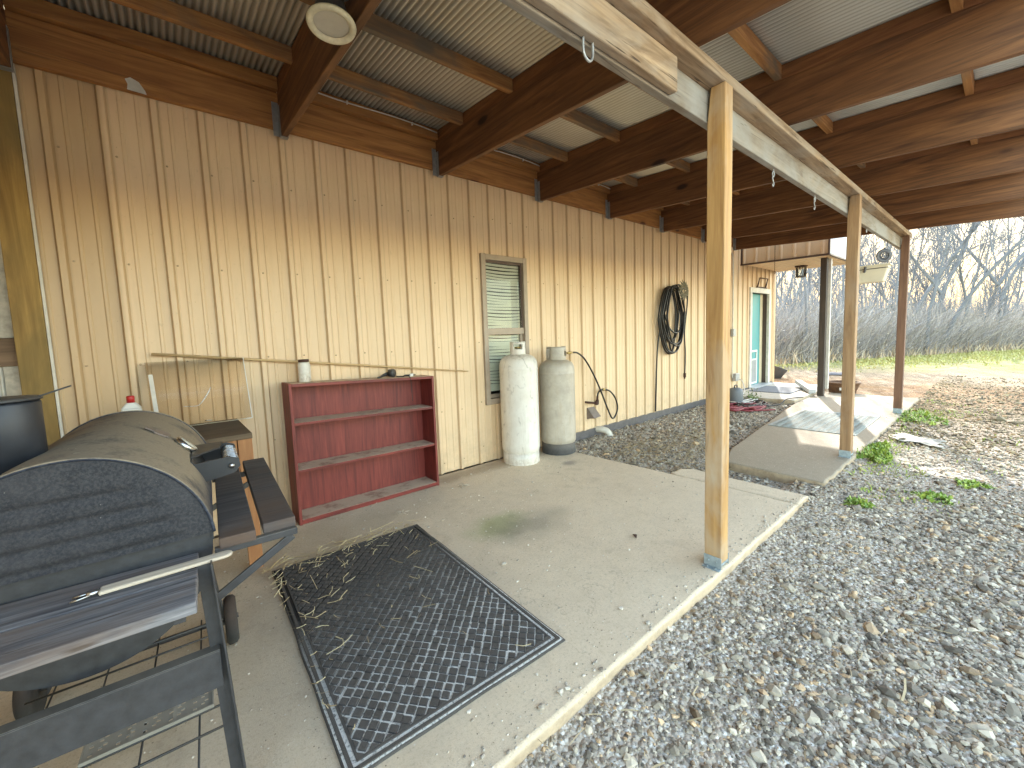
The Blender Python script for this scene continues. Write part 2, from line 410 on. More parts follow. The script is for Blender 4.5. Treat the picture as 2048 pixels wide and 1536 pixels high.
def tank_mat(name, base, dark, rustamt, dirt):
    t = NT(name); v = t.obj
    n = t.noise(v, 5, 6, .7); n2 = t.noise(v, 34, 6, .75); st = t.noise(t.map(v, (1, 1, .12)), 20, 5, .7); z = t.sep()[2]
    sw = t.n('TexWave', wave_type='BANDS', bands_direction='DIAGONAL'); t.l(t.map(v, (1, 1, .5)), sw.inputs[0])
    sw.inputs['Scale'].default_value = 1.7; sw.inputs['Distortion'].default_value = 22; sw.inputs['Detail'].default_value = 4; sw.inputs['Detail Scale'].default_value = 1.8
    b = t.mix(t.step(n, .35, .7), base, dark)
    b = t.mix(t.math('MULTIPLY', t.step(st, .5, .75), dirt), b, C(.36, .29, .21))
    scuff = t.math('MULTIPLY', t.step(sw.outputs[1], .94, 1.0), t.step(n, .46, .62))
    b = t.mix(t.math('MULTIPLY', scuff, .7), b, C(.30, .27, .24))
    ru = t.step(n2, .66, .74)
    b = t.mix(t.math('MULTIPLY', ru, rustamt), b, C(.17, .075, .035))
    top = t.step(t.normal_z(), .35, .85)
    b = t.mix(t.math('MULTIPLY', top, t.math('MULTIPLY', t.step(n2, .35, .62), .7)), b, C(.38, .30, .20))
    low = t.math('MULTIPLY', t.step(z, .11, .03), t.step(n2, .42, .58))
    b = t.mix(t.math('MULTIPLY', low, .4), b, C(.30, .22, .15))
    t.col(b).rough(.5); t.bump(n2, .12, .003); return t.m
M['tankwhite'] = tank_mat('chalky white tank paint', C(.80, .77, .70), C(.66, .61, .53), .6, .35)
M['tankgrey'] = tank_mat('stained grey tank paint', C(.46, .41, .34), C(.31, .275, .225), .95, .75)
M['tankfoot'] = plain('dark worn tank foot ring', C(.06, .06, .062), .7, 0, .5, 30, C(.3, .25, .2), .4)
M['brass'] = plain('brass fitting', C(.55, .40, .16), .35, .9)
M['hose'] = plain('black rubber hose', C(.009, .008, .008), .42, 0, .3, 20)
M['rustpipe'] = plain('rusty iron pipe', C(.085, .04, .028), .8, .2, .4, 40)
M['hood'] = plain('brown vent hood', C(.20, .155, .13), .6, 0, .3, 20)
M['pvc'] = plain('dirty white pvc', C(.66, .62, .54), .45, 0, .25, 12, C(.35, .28, .2), .4)
M['windowframe'] = plain('taupe window frame', C(.36, .285, .215), .5, 0, .18, 14)
def glass(name, tint=(.95, .97, .96, 1), rough=.0, amt=1.45):
    t = NT(name); t.t.nodes.remove(t.b)
    tr = t.n('BsdfTransparent'); tr.inputs[0].default_value = tint
    gl = t.n('BsdfGlossy'); gl.inputs['Roughness'].default_value = rough
    fr = t.n('Fresnel'); fr.inputs[0].default_value = amt
    mx = t.n('MixShader'); t.l(fr.outputs[0], mx.inputs[0]); t.l(tr.outputs[0], mx.inputs[1]); t.l(gl.outputs[0], mx.inputs[2])
    t.l(mx.outputs[0], t.out.inputs[0]); return t.m
M['glass'] = glass('window glass', (.95, .96, .94, 1), 0, 1.3)
M['acrylic'] = glass('scratched clear plastic', (.93, .90, .86, 1), .04, 1.22)
M['lanternglass'] = glass('lantern glass', (.85, .88, .86, 1), .15)
M['blind'] = plain('ivory blind slats', C(.88, .87, .76), .5, 0, .1)
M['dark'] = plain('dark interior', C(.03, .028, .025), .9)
M['teal'] = plain('teal painted door', C(.06, .30, .31), .45, 0, .2)
M['cream'] = plain('cream door trim', C(.66, .56, .38), .5, 0, .15)
M['darkbrown'] = plain('dark brown jamb', C(.075, .052, .042), .6, 0, .3)
M['petflap'] = plain('grey pet flap', C(.26, .28, .29), .4)
M['whiteplastic'] = plain('white plastic', C(.75, .74, .70), .4, 0, .1)
M['redplastic'] = plain('red plastic', C(.42, .015, .015), .4, 0, .1)
M['labelwhite'] = plain('bottle label', C(.55, .50, .45), .5, 0, .15)
M['labelred'] = plain('bottle label print', C(.35, .05, .04), .5)
M['blueplastic'] = plain('blue plastic box', C(.03, .16, .33), .5)
M['frost'] = plain('frosted lens', C(.52, .48, .40), .6, 0, .15, 18)
M['ivory'] = plain('flyspecked ivory trim', C(.74, .68, .50), .5, 0, .3, 30)
M['planter'] = plain('off white planter', C(.66, .60, .46), .5, 0, .12)
M['ornament'] = plain('grey metal ornament', C(.10, .10, .11), .45, .3)
M['wicker'] = wood('wicker planter', C(.17, .085, .04), C(.08, .04, .02), 'z', 40, 0, .8)
M['greyplastic'] = plain('grey plastic canister', C(.13, .14, .155), .5, 0, .15)
M['redcord'] = plain('red cord', C(.22, .02, .03), .6)
M['whitecord'] = plain('white cord', C(.62, .58, .54), .6)
M['blackcord'] = plain('black cord', C(.02, .02, .022), .6)
M['flatcloth'] = plain('pale grey crumpled cloth', C(.34, .32, .28), .8, 0, .2)
M['tarp'] = plain('dark grey tarp', C(.10, .105, .12), .6)
M['doormat'] = plain('blue grey door mat', C(.17, .19, .225), .9, 0, .3, 40, bump=.5)
M['ribmat'] = plain('grey ribbed mat', C(.33, .35, .33), .85, 0, .25, 30)
M['alu'] = plain('pale aluminium gutter', C(.55, .56, .58), .4, .4)
M['foam'] = plain('dirty white ribbed panel', C(.66, .64, .58), .6, 0, .35, 10)
M['chalk'] = plain('peeling whitewash', C(.55, .50, .42), .8, 0, .5, 18)
M['bark'] = wood('hazy grey bark', C(.20, .205, .22), C(.12, .125, .14), 'z', 14, 0, .9)
M['twig'] = plain('hazy grey twigs', C(.20, .205, .225), .9, 0, .2)
M['brush'] = vcol('winter brush', .9)
M['leafgreen'] = vcol('weed leaves', .6)
M['shedwhite'] = plain('white metal shed roof', C(.8, .8, .8), .5)
M['shedgrey'] = plain('pale shed wall', C(.45, .46, .48), .7)
M['rosette'] = plain('grey green cast rosette', C(.22, .20, .14), .7, .1, .4, 30)

# ------------------------------------------------------------------ camera, world, sun
R_ = [(.7774, -.6278, -.0390), (-.0851, -.0436, -.9954), (.6232, .7772, -.0873)]
cam = bpy.data.cameras.new('camera'); cam_o = bpy.data.objects.new('camera', cam); COL.objects.link(cam_o)
mw = Matrix(((R_[0][0], -R_[1][0], -R_[2][0], 0), (R_[0][1], -R_[1][1], -R_[2][1], -3.25), (R_[0][2], -R_[1][2], -R_[2][2], 1.235), (0, 0, 0, 1)))
cam_o.matrix_world = mw
cam.sensor_width = 36; cam.lens = 819.285 / 2048 * 36
cam.shift_x = (1024 - 995.936) / 2048; cam.shift_y = (748.563 - 768) / 2048
cam.clip_start = .02; cam.clip_end = 600
sc.camera = cam_o

SUN_AZ = math.radians(19.6)      # measured from +X (along the wall) towards +Y (behind the wall)
SUN_EL = math.radians(23.5)
w = bpy.data.worlds.new('World'); sc.world = w; w.use_nodes = True
wt = w.node_tree; wt.nodes.clear()
wo = wt.nodes.new('ShaderNodeOutputWorld'); bg = wt.nodes.new('ShaderNodeBackground'); sky = wt.nodes.new('ShaderNodeTexSky')
sky.sky_type = 'NISHITA'; sky.sun_disc = False; sky.sun_elevation = SUN_EL
# sky texture: rotation 0 = sun towards +Y, growing clockwise seen from above
sky.sun_rotation = PI / 2 - SUN_AZ
sky.air_density = 1.0; sky.dust_density = 1.2; sky.ozone_density = 1.0; sky.altitude = 200
bg.inputs[1].default_value = 2.0
wbm = wt.nodes.new('ShaderNodeMixRGB'); wbm.blend_type = 'MULTIPLY'; wbm.inputs[0].default_value = 1; wbm.inputs[2].default_value = (1.0, .885, .70, 1)
wt.links.new(sky.outputs[0], wbm.inputs[1]); wt.links.new(wbm.outputs[0], bg.inputs[0]); wt.links.new(bg.outputs[0], wo.inputs[0])
sl = bpy.data.lights.new('sun', 'SUN'); sl.energy = 14.5; sl.angle = math.radians(.55); sl.color = (1.0, .93, .82)
so = bpy.data.objects.new('sun', sl); COL.objects.link(so)
sd = Vector((math.cos(SUN_EL) * math.cos(SUN_AZ), math.cos(SUN_EL) * math.sin(SUN_AZ), math.sin(SUN_EL)))
so.rotation_euler = sd.to_track_quat('Z', 'Y').to_euler(); so.location = (20, 8, 20)

sc.view_settings.view_transform = 'Standard'; sc.view_settings.look = 'None'
sc.view_settings.exposure = EXPOSURE = 0.0; sc.view_settings.gamma = 1.0
sc.render.engine = 'CYCLES'
cy = sc.cycles
cy.max_bounces = 8; cy.diffuse_bounces = 5; cy.use_adaptive_sampling = True; cy.adaptive_threshold = .025; cy.adaptive_min_samples = 12; cy.glossy_bounces = 4; cy.transparent_max_bounces = 12; cy.transmission_bounces = 6
cy.caustics_reflective = False; cy.caustics_refractive = False
cy.use_denoising = True; cy.sample_clamp_indirect = 8; cy.sample_clamp_direct = 2.5
try: cy.denoiser = 'OPENIMAGEDENOISE'; cy.denoising_prefilter = 'NONE'
except Exception: pass

# ------------------------------------------------------------------ ground
def gz(x, y):
    z = -.085 + .044 * (1 - clipf((-2.39 - y) / .5, 0, 1)) * (1 if y < -2.2 else 0)
    if x > 3.3 and y > -1.5 and x < 9: z += .045 * clipf((y + 1.55) / .5, 0, 1)
    z += .012 * mnoise.noise(Vector((x * 1.3, y * 1.3, 0))) + .006 * mnoise.noise(Vector((x * 5, y * 5, 2)))
    if x > 12: z -= .02 * (min(x, 60) - 12)
    if y < -3: z += .010 * (-y - 3) * (1 if y > -20 else 20 / -y)
    return z
def axis_pts(a, b, fine0, fine1, step):
    out = []; x = a
    while x < b:
        out.append(x)
        if fine0 <= x <= fine1: x += step
        else:
            d = (fine0 - x) if x < fine0 else (x - fine1)
            x += max(step, d * .22) if x > fine1 else max(step, min(d, d * .22 + step))
    out.append(b); return out
xs = axis_pts(-220, 420, -1, 9, .09); ys = axis_pts(-260, 260, -6, 1, .09)
g = MB(); nx, ny = len(xs), len(ys)
g.v = [(x, y, gz(x, y) if abs(x) < 80 and abs(y) < 80 else -1.06) for y in ys for x in xs]
g.add([], [])
for j in range(ny - 1):
    for i in range(nx - 1):
        a = j * nx + i; g.f.append((a, a + 1, a + nx + 1, a + nx)); g.mi.append(0); g.sm.append(True)
structure(g.build('ground', M['ground']))

# patio slab and its narrow end strip, separated by a control joint
def rough_slab(name, poly, z1, thick, m, res=.06, jag=.006, jag_edges=None):
    """slab with slightly broken, rounded upper edge"""
    P = [Vector((p[0], p[1], 0)) for p in poly]; ring = []
    k = len(P)
    for i in range(k):
        a, b = P[i], P[(i + 1) % k]; n = max(1, int((b - a).length / res)); d = (b - a).normalized(); nrm = Vector((d.y, -d.x, 0))
        for s in range(n):
            q = a + (b - a) * (s / n)
            if s: q = q + nrm * (jag * mnoise.noise(q * 9) + jag * .6 * mnoise.noise(q * 31))
            ring.append((q, nrm))
    m_ = MB(); n = len(ring)
    cen = sum(((q) for q, _ in ring), Vector()) / n
    def lay(off, z): return [(q.x - nr.x * off, q.y - nr.y * off, z + (0.0025 * mnoise.noise(q * 13) if off < .012 else 0)) for q, nr in ring]
    m_.v = lay(.004, z1 - thick) + lay(0, z1 - thick * .45) + lay(.001, z1 - .012) + lay(.007, z1 - .0035) + lay(.018, z1)
    for l in range(4):
        for i in range(n):
            j = (i + 1) % n; m_.f.append((l * n + i, l * n + j, (l + 1) * n + j, (l + 1) * n + i)); m_.mi.append(0); m_.sm.append(True)
    m_.f.append(tuple(4 * n + i for i in range(n))); m_.mi.append(0); m_.sm.append(False)
    return m_.build(name, m)
structure(rough_slab('pavement', [(-3.2, -2.385), (3.337, -2.385), (3.337, -1.47), (3.30, -.47), (3.27, -.02), (-3.2, -.02)], 0, .12, M['concrete']))
structure(rough_slab('pavement', [(3.345, -2.383), (3.575, -2.380), (3.60, -1.52), (3.52, -1.44), (3.345, -1.44)], -.002, .12, M['concrete'], jag=.008))
structure(rough_slab('path', [(3.97, -2.387), (9.50, -2.39), (9.62, -1.10), (7.93, -1.105), (4.5, -1.475), (4.02, -1.62)], -.008, .10, M['concrete2'], jag=.008))
structure(rough_slab('door_step', [(7.95, -1.09), (10.35, -1.09), (10.35, -.03), (7.92, -.03)], .035, .15, M['step'], jag=.003))

# ------------------------------------------------------------------ loose stones, straw, weeds (things nobody could count)
ICO = None
def ico():
    bm = bmesh.new(); bmesh.ops.create_icosphere(bm, subdivisions=1, radius=1)
    v = np.array([p.co[:] for p in bm.verts]); f = np.array([[q.index for q in p.verts] for p in bm.faces]); bm.free(); return v, f
IV, IF = ico()
def soup(name, V, F, cols, m, smooth=False):
    """V (n,k,3) copies of a k-vertex shape, F faces of the shape, cols (n,3)"""
    n, k, _ = V.shape; me = bpy.data.meshes.new(name)
    nf, fs = F.shape
    allf = (F[None] + (np.arange(n) * k)[:, None, None]).reshape(-1)
    me.vertices.add(n * k); me.vertices.foreach_set('co', V.reshape(-1).astype(np.float32))
    me.loops.add(len(allf)); me.loops.foreach_set('vertex_index', allf.astype(np.int32))
    me.polygons.add(n * nf); me.polygons.foreach_set('loop_start', (np.arange(n * nf) * fs).astype(np.int32))
    me.polygons.foreach_set('use_smooth', np.full(n * nf, smooth))
    me.update(calc_edges=True)
    a = me.color_attributes.new('col', 'FLOAT_COLOR', 'POINT')
    cc = np.ones((n * k, 4), np.float32); cc[:, :3] = np.repeat(cols, k, 0); a.data.foreach_set('color', cc.reshape(-1))
    me.materials.append(m); o = bpy.data.objects.new(name, me); COL.objects.link(o); return o
def inside(poly, x, y):
    c = np.zeros(len(x), bool); n = len(poly)
    for i in range(n):
        x0, y0 = poly[i]; x1, y1 = poly[(i + 1) % n]
        h = ((y0 > y) != (y1 > y)) & (x < (x1 - x0) * (y - y0) / (y1 - y0 + 1e-12) + x0); c ^= h
    return c
SLABS = [[(-3.2, -2.39), (3.34, -2.39), (3.34, -1.45), (3.60, -1.50), (3.58, -2.385), (3.34, -2.385), (3.34, -1.47), (3.29, 0), (-3.2, 0)],
         [(3.34, -2.385), (3.58, -2.385), (3.60, -1.46), (3.34, -1.44)],
         [(3.97, -2.39), (9.50, -2.395), (9.62, -1.10), (7.93, -1.10), (4.5, -1.47), (4.01, -1.60)],
         [(7.93, -1.10), (10.37, -1.10), (10.37, 0), (7.92, 0)]]
def free(x, y):
    k = np.ones(len(x), bool)
    for p in SLABS: k &= ~inside(p, x, y)
    return k & (y < -.02)
GZ = np.vectorize(gz)
def stones(name, n, x0, x1, y0, y1, size, keepf, dark=0.0, label=None):
    x = rng.uniform(x0, x1, n); y = rng.uniform(y0, y1, n)
    k = free(x, y) & (rng.random(n) < keepf(x, y)); x, y = x[k], y[k]; n = len(x)
    s = size * np.exp(rng.normal(0, .50, n))
    base = IV[None] * (1 + rng.normal(0, .17, (n, len(IV), 1)))
    ax = np.stack([s * rng.uniform(.8, 1.45, n), s * rng.uniform(.7, 1.1, n), s * rng.uniform(.40, .75, n)], 1)
    V = base * ax[:, None, :]
    th = rng.uniform(0, 2 * PI, n); tl = rng.normal(0, .35, n)
    c, s_ = np.cos(tl)[:, None], np.sin(tl)[:, None]
    V = np.stack([V[..., 0] * c - V[..., 2] * s_, V[..., 1], V[..., 0] * s_ + V[..., 2] * c], 2)
    c, s_ = np.cos(th)[:, None], np.sin(th)[:, None]
    V = np.stack([V[..., 0] * c - V[..., 1] * s_, V[..., 0] * s_ + V[..., 1] * c, V[..., 2]], 2)
    z = GZ(x, y)
    V += np.stack([x, y, z + s * rng.uniform(-.25, .40, n)], 1)[:, None, :]
    t = rng.beta(1.1, 1.5, n)[:, None]
    cols = np.array([.09, .073, .055]) * (1 - t) + np.array([.70, .61, .475]) * t
    warm = rng.random(n) < .16; cols[warm] *= np.array([1.08, .88, .68])
    cols *= (1 - dark)
    if dark > .3: cols *= np.array([1.10, .98, .70])
    return soup(name, V, IF, cols, M['stone'])
def dens_right(x, y):
    # sparse beside the slab, packed further out
    d = (-2.39 - y)
    p = np.clip(.16 + d * .85, .15, 1.0)
    pat = np.array([mnoise.noise(Vector((a * .9, b * 1.2, 7))) for a, b in zip(x, y)])
    return np.clip(p * (1 + pat * .95), 0.06, 1) * np.where(x > 4.6, .75, 1)
o = stones('gravel', 78000, .6, 6.2, -4.4, -2.38, .0066, dens_right)
tag(o, 'loose pale gravel spread beside the concrete patio and under the roof edge', 'gravel', kind='stuff')
o = stones('gravel', 36000, .6, 5.0, -3.9, -2.38, .0034, lambda x, y: np.full(len(x), .9))
tag(o, 'fine grit and tiny stone chips between the larger gravel stones', 'grit', kind='stuff')
o = stones('gravel', 46000, 6.0, 15, -5.5, -2.36, .0085, lambda x, y: np.clip(1.05 - (x - 6) * .11, .12, 1), .45)
tag(o, 'sunlit gravel of the yard beyond the last wooden post', 'gravel', kind='stuff')
o = stones('gravel', 34000, 3.25, 8.0, -2.4, -.03, .0078, lambda x, y: np.full(len(x), .95), .12)
tag(o, 'grey gravel bed between the wall base and the concrete walkway', 'gravel', kind='stuff')
# crumbs on the slab
def crumbs():
    n = 1400; x = rng.uniform(-.3, 3.3, n); y = rng.uniform(-2.37, -.15, n); s = .0024 * np.exp(rng.normal(0, .5, n))
    V = IV[None] * (1 + rng.normal(0, .2, (n, len(IV), 1))) * np.stack([s * 1.3, s, s * .6], 1)[:, None, :]
    V += np.stack([x, y, s * .4], 1)[:, None, :]
    t = rng.random(n)[:, None]; cols = np.array([.22, .17, .12]) * (1 - t) + np.array([.72, .66, .56]) * t
    return tag(soup('grit', V, IF, cols, M['stone']), 'tiny pale grit scattered over the concrete patio', 'grit', kind='stuff')
crumbs()
def edge_grit():
    n = 420; x = rng.uniform(.4, 3.55, n); y = -2.372 + np.abs(rng.normal(0, .05, n)); s = .0024 * np.exp(rng.normal(0, .55, n))
    V = IV[None] * (1 + rng.normal(0, .2, (n, len(IV), 1))) * np.stack([s * 1.3, s, s * .6], 1)[:, None, :]
    V += np.stack([x, y, s * .35], 1)[:, None, :]
    t = rng.random(n)[:, None]; cols = np.array([.18, .15, .12]) * (1 - t) + np.array([.70, .64, .54]) * t
    return tag(soup('grit', V, IF, cols, M['stone']), 'fine stones kicked up along the outer edge of the patio slab', 'grit', kind='stuff')
edge_grit()
SF = np.array([[0, 1, 3, 2], [2, 3, 5, 4]])
def straws(name, pts, zf, length, width, label, tilt=.12, cols=((.62, .50, .27), (.42, .31, .15)), cat='straw'):
    n = len(pts); x, y = pts[:, 0], pts[:, 1]
    th = rng.uniform(0, 2 * PI, n); L = length * np.exp(rng.normal(0, .45, n)); W = width * np.exp(rng.normal(0, .3, n)); bend = rng.normal(0, .10, n) * L
    d = np.stack([np.cos(th), np.sin(th)], 1); p = np.stack([-d[:, 1], d[:, 0]], 1)
    z = zf(x, y); V = np.zeros((n, 6, 3))
    rise = np.abs(rng.normal(0, tilt, n)) * L
    for i, (s, e, zz) in enumerate(((-.5, 0, 0), (0, 1, .5), (.5, 0, 1))):
        cx = x + d[:, 0] * s * L + p[:, 0] * e * bend; cy_ = y + d[:, 1] * s * L + p[:, 1] * e * bend
        V[:, 2 * i] = np.stack([cx - p[:, 0] * W / 2, cy_ - p[:, 1] * W / 2, z + .003 + rise * zz], 1)
        V[:, 2 * i + 1] = np.stack([cx + p[:, 0] * W / 2, cy_ + p[:, 1] * W / 2, z + .0045 + rise * zz], 1)
    t = rng.random(n)[:, None]; cc = np.array(cols[0]) * t + np.array(cols[1]) * (1 - t)
    return tag(soup(name, V, SF, cc, M['straw']), label, cat, kind='stuff')
# straw on the big mat (thicker at its wall end)
n = 200; u_ = rng.random(n); v_ = rng.beta(.9, 5.0, n)
A0, A1, A2, A3 = map(np.array, ((.337, -.755), (1.204, -.809), (1.166, -2.219), (.301, -2.087)))
edge_ = rng.random(n) < .45; u_ = np.where(edge_, u_ ** 3.2, u_); v_ = np.where(edge_, rng.beta(1, 1.9, n), v_)
pp = (1 - v_)[:, None] * ((1 - u_)[:, None] * A0 + u_[:, None] * A1) + v_[:, None] * ((1 - u_)[:, None] * A3 + u_[:, None] * A2)
straws('straw', pp, lambda x, y: np.full(len(x), .018), .045, .0026, 'dry straw bits lying over the black floor mat', .15, ((.60, .50, .30), (.36, .26, .14)))
n = 100; a_ = rng.random(n); q = A0[None] * (1 - a_[:, None]) + A1[None] * a_[:, None] + np.stack([rng.normal(0, .05, n), rng.normal(.02, .04, n)], 1)
straws('straw', q, lambda x, y: np.full(len(x), .014), .06, .003, 'dry straw caught along the wall end of the black mat', .15)
n = 2300; x = rng.uniform(3.4, 5.2, n); y = rng.uniform(-1.75, -.3, n); k = free(x, y) & (rng.random(n) < np.clip(1.35 - np.hypot((x - 4.0) / 1.0, (y + 1.05) / .6), 0, 1))
straws('straw', np.stack([x, y], 1)[k], lambda x, y: GZ(x, y) + .012, .07, .004, 'dry straw and dead stems lying on the gravel bed by the wall', .2, ((.50, .40, .22), (.25, .18, .10)))
n = 1500; x = rng.uniform(.8, 6.0, n); y = rng.uniform(-4.2, -2.4, n); k = rng.random(n) < np.clip(1.2 - (-2.4 - y) * .9, .15, 1)
straws('straw', np.stack([x, y], 1)[k], lambda x, y: GZ(x, y) + .008, .05, .003, 'scattered straw on the gravel along the patio edge', .15, ((.45, .36, .22), (.22, .15, .09)))

BLF = np.array([[0, 1, 3, 2], [2, 3, 5, 4]])
def blades(name, x, y, zf, h, w_, lean, c0, c1, m, parent=None):
    n = len(x); th = rng.uniform(0, 2 * PI, n); H = h * np.exp(rng.normal(0, .35, n)); W = w_ * np.exp(rng.normal(0, .3, n))
    ln = np.abs(rng.normal(0, lean, n)) * H; d = np.stack([np.cos(th), np.sin(th)], 1); ph = th + rng.normal(PI / 2, .4, n); p = np.stack([np.cos(ph), np.sin(ph)], 1)
    z = zf(x, y); V = np.zeros((n, 6, 3))
    for i, (hh, l, ww) in enumerate(((0, 0, .6), (.6, .35, 1), (1, 1, .15))):
        for s in (0, 1):
            e = (s - .5) * ww * W
            V[:, 2 * i + s] = np.stack([x + d[:, 0] * ln * l + p[:, 0] * e, y + d[:, 1] * ln * l + p[:, 1] * e, z + H * hh - .005], 1)
    t = rng.random(n)[:, None]; cc = np.array(c0) * t + np.array(c1) * (1 - t)
    o = soup(name, V, BLF, cc, m)
    if parent: o.parent = parent
    return o
ey0 = lambda x: 1.9 - (x - 19) * .292
# lawn strip running in front of the woods
n = 26000; x = rng.uniform(14.5, 46, n)
y = ey0(x) - np.abs(rng.normal(0, 1.0, n)) * (1 + (x - 14) * .12) + .4; k = (y < -3.25 + .185 * x) | (rng.random(n) < .15)
o = blades('grass', x[k], y[k], GZ, .055, .03, .6, (.40, .385, .085), (.52, .44, .20), M['grassblade'])
tag(o, 'short yellow green lawn strip between the gravel yard and the bare woods', 'grass', kind='stuff')
n = 2600; x = rng.uniform(4.0, 9.6, n); y = -2.46 - np.abs(rng.normal(0, .35, n)); k = np.array([mnoise.noise(Vector((a * 1.5, b * 1.5, 3))) for a, b in zip(x, y)]) > .02
o = blades('grass', x[k], y[k], GZ, .022, .010, .8, (.26, .36, .05), (.40, .40, .12), M['grassblade'])
tag(o, 'thin patchy grass sprouting through the gravel along the walkway edge', 'grass', kind='stuff')
def clump(x0, y0, r, n, h, label, elong=1.0, group=None):
    e = empty('weed_clump', (x0, y0, gz(x0, y0)))
    a = rng.uniform(0, 2 * PI, n); rr = r * np.sqrt(rng.random(n)) * (1 + .35 * np.sin(a * 3 + x0 * 5))
    x = np.cos(a) * rr * elong; y = np.sin(a) * rr
    hh = h * (1.1 - rr / r * .7).clip(.25, 1)
    # rounded small leaves on short stems
    V = np.zeros((n, 6, 3)); th = rng.uniform(0, 2 * PI, n); s = rng.uniform(.012, .024, n)
    d = np.stack([np.cos(th), np.sin(th)], 1); p = np.stack([-d[:, 1], d[:, 0]], 1); tl = rng.normal(0, 1.1, n); z = rng.random(n) ** .7 * hh
    for i, (l, ww) in enumerate(((-.5, .35), (.1, 1), (.6, .15))):
        for q in (0, 1):
            ee = (q - .5) * ww * s * 1.1
            V[:, 2 * i + q] = np.stack([x + d[:, 0] * l * s + p[:, 0] * ee, y + d[:, 1] * l * s + p[:, 1] * ee, z + tl * l * s + .004], 1)
    t = rng.random(n)[:, None]; cc = np.array((.10, .20, .02)) * t + np.array((.38, .46, .08)) * (1 - t)
    o = soup('leaves', V, BLF, cc, M['leafgreen']); o.parent = e
    return tag(e, label, 'weed', group)
clump(5.38, -2.47, .125, 2400, .06, 'large bright green weed clump at the foot of the middle wooden post', 3.2)
clump(7.75, -2.50, .26, 1100, .05, 'green weed patch beside the foot of the far red brown post', 2.2)
clump(4.35, -2.95, .11, 260, .03, 'small low weed on the gravel nearest the walkway corner')
clump(4.9, -3.12, .09, 200, .03, 'small low weed on sunlit gravel right of the middle post')
clump(3.78, -2.62, .08, 160, .03, 'tiny green sprout in the gravel gap between the two slabs')

# ------------------------------------------------------------------ the metal building
B = empty('metal_building', (0, 0, 0))
tag(B, 'long tan ribbed steel building with one narrow window and an entry canopy', 'building')
RIB0, RIBP = -.169, .2285
XW0, XW1 = -.49, 10.45
def wall_panel():
    pts = []
    k = -2
    while RIB0 + k * RIBP < XW1 + .3:
        c = RIB0 + k * RIBP
        pts += [(c - .023, 0), (c - .013, -.021), (c + .013, -.021), (c + .023, 0)]
        for q in (1 / 3, 2 / 3):
            m_ = c + RIBP * q
            pts += [(m_ - .012, 0), (m_ - .006, -.0045), (m_ + .006, -.0045), (m_ + .012, 0)]
        k += 1
    holes = [(2.475, 2.985, .62, 2.02), (9.15, 10.07, -.1, 1.95)]
    cuts = sorted(set([XW0, XW1, 3.30] + [h[0] for h in holes] + [h[1] for h in holes]))
    xs_ = [p[0] for p in pts]; ys_ = [p[1] for p in pts]
    allp = [(p[0], p[1]) for p in pts if XW0 < p[0] < XW1] + [(c, float(np.interp(c, xs_, ys_))) for c in cuts]
    allp.sort(); mb = MB()
    for (xa, ya), (xb, yb) in zip(allp[:-1], allp[1:]):
        if xb - xa < 1e-6: continue
        mx = (xa + xb) / 2; zb = .002 if mx < 3.30 else .055
        rz_ = [(zb, 4.0)]
        for h in holes:
            if h[0] < mx < h[1]: rz_ = [(zb, h[2]), (h[3], 4.0)] if h[2] > zb else [(h[3], 4.0)]
        for z0, z1 in rz_:
            mb.add([(xa, ya, z0), (xb, yb, z0), (xb, yb, z1), (xa, ya, z1)], [(0, 1, 2, 3)])
    # screws (surface detail of the sheet)
    mb.m = 1
    k = -1
    while True:
        c = RIB0 + k * RIBP + .037; k += 1
        if c > XW1 - .1: break
        rows = (2.353, 1.752, 1.165, .58, .09) if c < 2.2 else ((2.40, 1.82, 1.204, .618, .16))
        for z in rows:
            if any(h[0] - .06 < c < h[1] + .06 and h[2] - .08 < z < h[3] + .1 for h in holes): continue
            zz = z + rng.normal(0, .005); cx_ = c + rng.normal(0, .003)
            mb.lathe_h = None
            n = 8; v = [(cx_ + .0062 * math.cos(2 * PI * j / n), -.0005, zz + .0062 * math.sin(2 * PI * j / n)) for j in range(n)] + \
                       [(cx_ + .0042 * math.cos(2 * PI * j / n), -.0055, zz + .0042 * math.sin(2 * PI * j / n)) for j in range(n)]
            mb.add(v, [(j, (j + 1) % n, n + (j + 1) % n, n + j) for j in range(n)] + [tuple(range(n, 2 * n))])
    return mb.build('wall_panel', [M['siding'], M['screw']], B)
wall_panel()
# rear body of the building (end wall, back, roof) so that it casts its true shadow
mb = MB(); mb.box(-6, 10.42, .30, 8.0, -.2, 4.0); mb.build('building_shell', M['tantrim'], B)
mb = MB()
mb.add([(-6.2, -.02, 3.98), (10.48, -.02, 3.98), (10.48, 4.1, 5.3), (-6.2, 4.1, 5.3), (10.48, 8.2, 3.98), (-6.2, 8.2, 3.98)], [(0, 1, 2, 3), (3, 2, 4, 5)])
mb.build('roof', M['whitesheet'], B, solid=.03)
mb = MB(); mb.box(-1.33, -1.28, -3.4, -.03, 0, 2.9); mb.build('shade_wall', M['tantrim'], B)  # unseen wall added out of view to darken the grill side
# slab-side return between wall sheet and shell so nothing is see-through
mb = MB(); mb.box(10.452, 10.475, -.02, .32, -.05, 4.0); mb.box(10.36, 10.449, -.026, -.002, 0, 2.40); mb.build('corner_trim', M['tantrim'], B)
mb = MB(); mb.box(3.32, 9.12, -.024, .012, -.12, .056); mb.box(10.09, 10.44, -.024, .012, -.1, .056)
mb.build('base_trim', M['darktrim'], B, bevel=.003)
